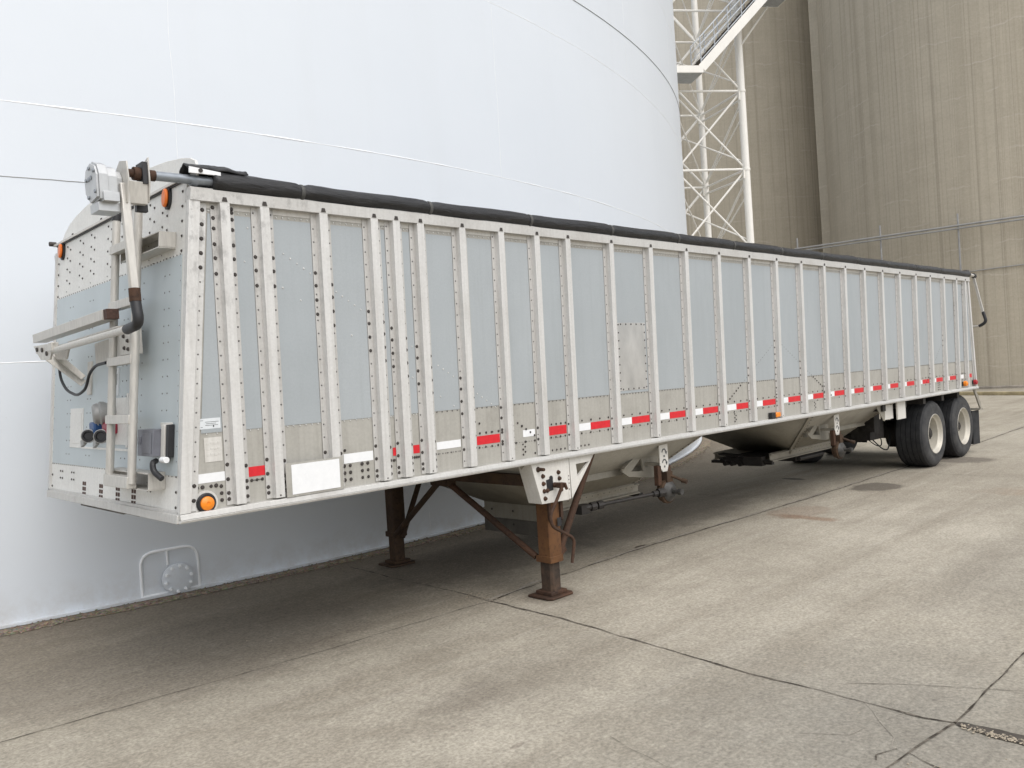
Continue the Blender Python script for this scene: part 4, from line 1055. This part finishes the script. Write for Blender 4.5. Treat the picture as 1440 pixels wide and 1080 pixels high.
for k, z in enumerate(LV):
    for a, b in ((LA, LB), (LA, LCc), (LCc, LD), (LB, LD)): strut(Z(a, z), Z(b, z), .045)
    if k + 1 < len(LV):
        z2 = LV[k + 1]
        strut(Z(LA, z), Z(LB, z2), .036); strut(Z(LB, z), Z(LA, z2), .036); strut(Z(LCc, z + .1), Z(LA, z2 - .9), .03); strut(Z(LA, z + .25), Z(LD, z2 - .2), .03); strut(Z(LCc, z), Z(LB, z2 - .3), .03); strut(Z(LD, z + .2), Z(LB, z2), .034)
        strut(Z(LA, z2 - .35), Z(LCc, z + .1), .045); strut(Z(LD, z), Z(LCc, z2), .05)
        strut(Z(LB, z), Z(LD, z2), .045); strut(Z(LCc, z), Z(LD, z2), .05)
        strut(Z(LA, z2 - .3), Z(LCc, z2 - .25), .045)
# zigzag stair on the near face
d = (LA - LB).normalized(); nf = V((d.y, -d.x, 0)).normalized()
if nf.dot(V((-1, -1, 0))) < 0: nf = -nf
def flight(s0, z0, s1, z1, name):
    st = bpy.data.objects.new('stair_flight', None); C.objects.link(st); st.parent = tw
    base = Z(SB, 0) - LA
    P = lambda s, z, o: base + d * s + nf * o + V((0, 0, z))
    for o in (.35, 1.25):
        m = M(); m.bar(P(s0, z0, o), P(s1, z1, o), .05, .30); m.build('stringer', 'tower', st)
    n = 13; m = M()
    for i in range(n):
        t = (i + .5) / n; s, z = s0 + (s1 - s0) * t, z0 + (z1 - z0) * t + .17
        m.prism([P(s - .14, z, .39), P(s + .14, z, .39), P(s + .14, z, 1.21), P(s - .14, z, 1.21)], (0, 0, .04))
    x = m.build('step', 'gap', st); x['kind'] = 'stuff' if False else 'part'
    del x['kind']
    for o in (.38, 1.22):
        m = M()
        for hh in (.28, .55, .82, 1.07): m.bar(P(s0, z0 + hh, o), P(s1, z1 + hh, o), .03, .03)
        for i in range(6):
            t = i / 5; s, z = s0 + (s1 - s0) * t, z0 + (z1 - z0) * t; m.cyl(P(s, z - .12, o), P(s, z + 1.07, o), .022, 8)
        m.build('handrail', 'rail2', st)
    return P
P = flight(.33, 11.93, 2.98, 14.58, 'a')
flight(2.98, 14.58, .33, 17.3, 'b'); flight(2.9, 9.2 + 20, .33, 11.9 + 20, 'c') if False else None
def landing(s0, s1, z, name='landing', guard=True):
    m = M(); m.prism([P(s0, z - .12, .2), P(s1, z - .12, .2), P(s1, z - .12, 1.30), P(s0, z - .12, 1.30)], (0, 0, .24)); m.mat(1)
    m.prism([P(s0 + .03, z - .126, .25), P(s1 - .03, z - .126, .25), P(s1 - .03, z - .126, 1.25), P(s0 + .03, z - .126, 1.25)], (0, 0, .004))
    m.build(name, ['tower', 'rail2'], tw)
    if not guard: return
    m = M()
    for hh in (.45, .75, 1.07): m.bar(P(s0, z + hh, 1.25), P(s1, z + hh, 1.25), .04, .04)
    for i in range(4): s = s0 + (s1 - s0) * i / 3; m.cyl(P(s, z, 1.25), P(s, z + 1.07, 1.25), .022, 8)
    m.build('handrail', 'rail2', tw)
landing(-.9, .36, 11.88, guard=False); landing(2.95, 3.85, 14.63); landing(-.9, .3, 17.4)
m = M(); m.cyl(P(2.33, 13.1, .05), P(3.3, 14.4, .5), .035, 8); m.build('brace', 'tower', tw)

# ------------------------------------------------------------------ GROUND
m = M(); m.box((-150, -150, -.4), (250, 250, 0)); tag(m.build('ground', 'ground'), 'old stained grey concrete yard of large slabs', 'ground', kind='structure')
def ribbon(name, pts, w, mat, z=.004, jag=.5, step=.06, lab=None, seed=0, breaks=0.0, wander=.012):
    P2 = [V((x, y, 0)) for x, y in pts]; m = M(); L = []
    for a, b in zip(P2, P2[1:]):
        n = max(1, int((b - a).length / step))
        for i in range(n): L.append((a.lerp(b, i / n), (b - a).normalized()))
    L.append((P2[-1], (P2[-1] - P2[-2]).normalized())); prev = None
    for i, (q, dd) in enumerate(L):
        s = V((-dd.y, dd.x, 0)); f = mnoise.noise(V((q.x * 3.7 + seed, q.y * 3.7, 1))); g = mnoise.noise(V((q.x * 11 + seed, q.y * 11, 5))); h_ = mnoise.noise(V((q.x * 1.9, q.y * 1.9 + seed, 9)))
        ww = w * (1 + jag * g + .5 * jag * f); 
        if breaks and h_ > breaks: ww = w * .12
        ww = max(ww, w * .12); c = q + s * (w * jag * 1.1 * f + wander * (mnoise.noise(V((q.x * 2.3, q.y * 2.3, seed * 1.7))) + .5 * mnoise.noise(V((q.x * 7, q.y * 7, seed)))))
        cur = (m.bm.verts.new(c + s * ww / 2 + V((0, 0, z))), m.bm.verts.new(c - s * ww / 2 + V((0, 0, z))))
        if prev: m.face([prev[0], prev[1], cur[1], cur[0]])
        prev = cur
    for f in m.bm.faces:
        if f.normal.z < 0: f.normal_flip()
    return tag(m.build(name, mat, recalc=False), lab, 'joint', kind='structure')
ribbon('ground_joint', [(-14, .70), (-1.19, .70), (-.5, .64), (.7, .53), (1.45, .50), (2.27, .45)], .006, 'joint', seed=1, jag=1.0)
ribbon('ground_joint', [(2.27, .45), (3.0, .52), (4.4, .56), (5.64, .52), (8.06, .44), (10.35, .43), (14.4, .45), (18, .55), (30, .6)], .018, 'joint', z=.004, seed=2, jag=.8)
ribbon('ground_joint', [(2.27, .485), (3.0, .555), (4.4, .595), (5.64, .555), (8.06, .475), (10.35, .465), (14.4, .485), (18, .585)], .030, 'sealant', z=.003, seed=3, jag=.8, breaks=.12)
ribbon('ground_joint', [(2.30, 2.6), (2.27, 1.74), (2.28, .94), (2.25, .40), (2.22, -.44), (2.14, -1.16), (2.08, -1.74), (2.04, -2.23), (2.06, -2.47), (2.02, -3.0), (2.05, -3.14)], .012, 'joint', seed=4, jag=1.3)
ribbon('ground_joint', [(2.05, -3.14), (2.02, -3.3), (2.0, -6)], .03, 'joint', seed=5, jag=.7)
ribbon('ground_joint', [(-6, -2.95), (1.2, -3.05), (1.62, -3.08), (2.05, -3.14), (3.25, -3.13), (14, -3.1), (30, -3.0)], .011, 'joint', seed=6, jag=.8)
for pts, w in (([(2.22, -2.52), (2.37, -2.74), (2.51, -3.02), (2.65, -3.28)], .004), ([(2.06, -2.68), (1.95, -2.78), (1.85, -2.85), (1.72, -2.97), (1.63, -3.0), (1.58, -3.08)], .003), ([(1.5, -2.62), (1.62, -2.8), (1.86, -2.86), (2.02, -2.9), (2.11, -2.94)], .004),
               ([(6.55, .42), (6.49, -.55), (6.4, -1.47), (6.35, -2.35), (6.3, -3.1)], .004), ([(7.66, .93), (7.4, .2), (7.33, -.26), (7.31, -1.0)], .004), ([(4.6, -1.6), (4.5, -2.1), (4.55, -2.6)], .0025), ([(.9, -1.9), (.82, -2.3), (.9, -2.7)], .002), ([(10.5, -3.1), (10.4, -1), (10.45, .4)], .007), ([(14.6, -3.0), (14.5, .4)], .008), ([(1.6, -3.09), (1.5, -3.35), (1.45, -3.6)], .012), ([(1.62, -3.02), (1.5, -2.98), (1.45, -3.0)], .006)):
    ribbon('ground_crack', pts, w * .8, 'sealant' if len(pts) in (5, 6) else 'joint', seed=hash(str(pts)) % 50 if False else len(pts) * 7 + w * 1000, jag=1.1, step=.03, wander=.02)
# broken joint filled with loose stones at lower right
m = M(); m2 = M(); prev = None
for i in range(40):
    t = i / 39; q = V((2.045 - .03 * t, -3.15 - .95 * t, 0)); w = .055 * math.sin(PI * min(1, t * 1.6 + .08)) ** .6 + .012 * mnoise.noise(V((i * .5, 0, 0)))
    cur = (m.bm.verts.new(q + V((w * .9, 0, .006))), m.bm.verts.new(q + V((-w * .7, 0, .006))))
    if prev: m.face([prev[0], prev[1], cur[1], cur[0]])
    prev = cur
tag(m.build('ground_spall', 'gap'), 'broken slab edge with dark gap', 'joint', kind='structure')
def pebble(m, c, r):
    seg = 6; ph = random.random() * 6; sq_ = random.uniform(.5, .8)
    rows = []
    for z, k in ((0, .8), (.5, 1), (.9, .55)):
        rows.append([m.bm.verts.new(V(c) + V((math.cos(ph + 2 * PI * j / seg) * r * k * random.uniform(.8, 1.15), math.sin(ph + 2 * PI * j / seg) * r * k * sq_ * 1.2, z * r * sq_))) for j in range(seg)])
    for a, b in zip(rows, rows[1:]):
        for j in range(seg): m.face([a[j], a[(j + 1) % seg], b[(j + 1) % seg], b[j]])
    m.face(rows[-1])
for i in range(420):
    t = random.random(); pebble(m2, (2.02 - .03 * t - random.gauss(0, .018), -3.17 - .9 * t, .005), random.uniform(.003, .008))
for i in range(220): pebble(m2, (random.gauss(1.42, .06), -3.12 - random.random() * .35, .002), random.uniform(.002, .007))
for i in range(60): pebble(m2, (2.27 + random.gauss(.02, .05), random.uniform(.35, 1.0), .002), random.uniform(.003, .009))
for i in range(420): pebble(m2, (random.uniform(-1.5, 8), random.uniform(-3.6, 2.4), .0), random.uniform(.002, .0055))
tag(m2.build('loose_gravel', 'stone'), 'loose pale stones in the broken joint and over the slabs', 'gravel', kind='stuff')
# gravel and soil strip round the tank foot
m = M(); N2 = 900; prev = None
for i in range(N2 + 1):
    dg = -140 + 130 * i / N2; w = .21 + .05 * mnoise.noise(V((dg * .9, 0, 0))) + .03 * mnoise.noise(V((dg * 5, 1, 0)))
    row = [m.bm.verts.new(tp(dg, max(.004, hh * .026 + .008 * mnoise.noise(V((dg * 9, k * 3, 0))) * (1 if 0 < k < 5 else 0)), .055 + w * k / 5)) for k, hh in enumerate((.2, .5, .7, .6, .35, 0))]
    if prev:
        for k in range(5): m.face([prev[k], prev[k + 1], row[k + 1], row[k]], True)
    prev = row
for i in range(2600):
    dg = random.uniform(-104, -62); q = tp(dg, .012, .05 + abs(random.gauss(.12, .12))); pebble(m, q, random.uniform(.003, .012))
tag(m.build('gravel_edge', 'gravel', sharp=180), 'brown gravel and soil strip along the foot of the white tank', 'gravel', kind='stuff')
# kerb in front of the silos
kd = V((.6, 1.49, 0)).normalized(); ko = V((29.9, 3.9, 0)); kn = V((kd.y, -kd.x, 0))
kb = thing('kerb', 'low concrete kerb with a faded yellow face in front of the silos', 'kerb', tuple(ko))
m = M(); m.bar(kd * -26 + V((0, 0, .06)), kd * 14 + V((0, 0, .06)), .22, .12); m.build('kerb_stone', 'yellow', kb, bevel=.02)
m = M(); m.bar(kd * -26 + kn * .9 + V((0, 0, .05)), kd * 14 + kn * .9 + V((0, 0, .015)), 1.55, .03); m.build('kerb_slab', 'kerbgrey', kb, bevel=.02)
m = M(); m.box((10.0, 0, 0), (10.0, 0, 0)) if False else m.bm.free()

# ------------------------------------------------------------------ CAMERA, SKY, SUN
f_, cx, cy, cz, yaw, pitch, roll = 1159.8211, -2.217, -4.5984, 1.8476, .8032, -.0123, -.0648
fw = V((math.cos(yaw) * math.cos(pitch), math.sin(yaw) * math.cos(pitch), math.sin(pitch)))
rgt = V((math.sin(yaw), -math.cos(yaw), 0)); up = rgt.cross(fw)
r2 = rgt * math.cos(roll) + up * math.sin(roll); u2 = -rgt * math.sin(roll) + up * math.cos(roll)
cam = bpy.data.cameras.new('camera'); co = bpy.data.objects.new('camera', cam); C.objects.link(co)
mat = Matrix((r2, u2, -fw)).transposed().to_4x4(); mat.translation = V((cx, cy, cz)); co.matrix_world = mat
cam.sensor_width = 36; cam.lens = f_ / 1440 * 36; cam.clip_end = 1500; cam.clip_start = .05
bpy.context.scene.camera = co

SUN_AZ, SUN_EL = 262, 54          # degrees; azimuth measured from +X towards +Y, where the light comes from
w = bpy.data.worlds.new('World'); bpy.context.scene.world = w; w.use_nodes = True
nt = w.node_tree; bg = nt.nodes['Background']
sky = nt.nodes.new('ShaderNodeTexSky'); sky.sky_type = 'NISHITA'; sky.sun_disc = False
sky.sun_elevation = math.radians(SUN_EL); sky.sun_rotation = math.radians(90 - SUN_AZ); sky.dust_density = 3.0; sky.air_density = 1.0; sky.ozone_density = 1.0
hs = nt.nodes.new('ShaderNodeHueSaturation'); hs.inputs['Saturation'].default_value = .30
nt.links.new(sky.outputs[0], hs.inputs['Color']); nt.links.new(hs.outputs[0], bg.inputs['Color']); bg.inputs['Strength'].default_value = .15
sl = bpy.data.lights.new('sun', 'SUN'); so = bpy.data.objects.new('sun', sl); C.objects.link(so)
sl.energy = .8; sl.angle = math.radians(80); sl.color = (1, .972, .92)
a, e = math.radians(SUN_AZ), math.radians(SUN_EL)
so.rotation_euler = V((-math.cos(a) * math.cos(e), -math.sin(a) * math.cos(e), -math.sin(e))).to_track_quat('-Z', 'Y').to_euler()
so.location = (-5, -10, 20)
vs = bpy.context.scene.view_settings
vs.view_transform = 'Standard'; vs.look = 'None'; vs.exposure = 0.47; vs.gamma = 1; vs.use_curve_mapping = False
bpy.context.scene.cycles.max_bounces = 6
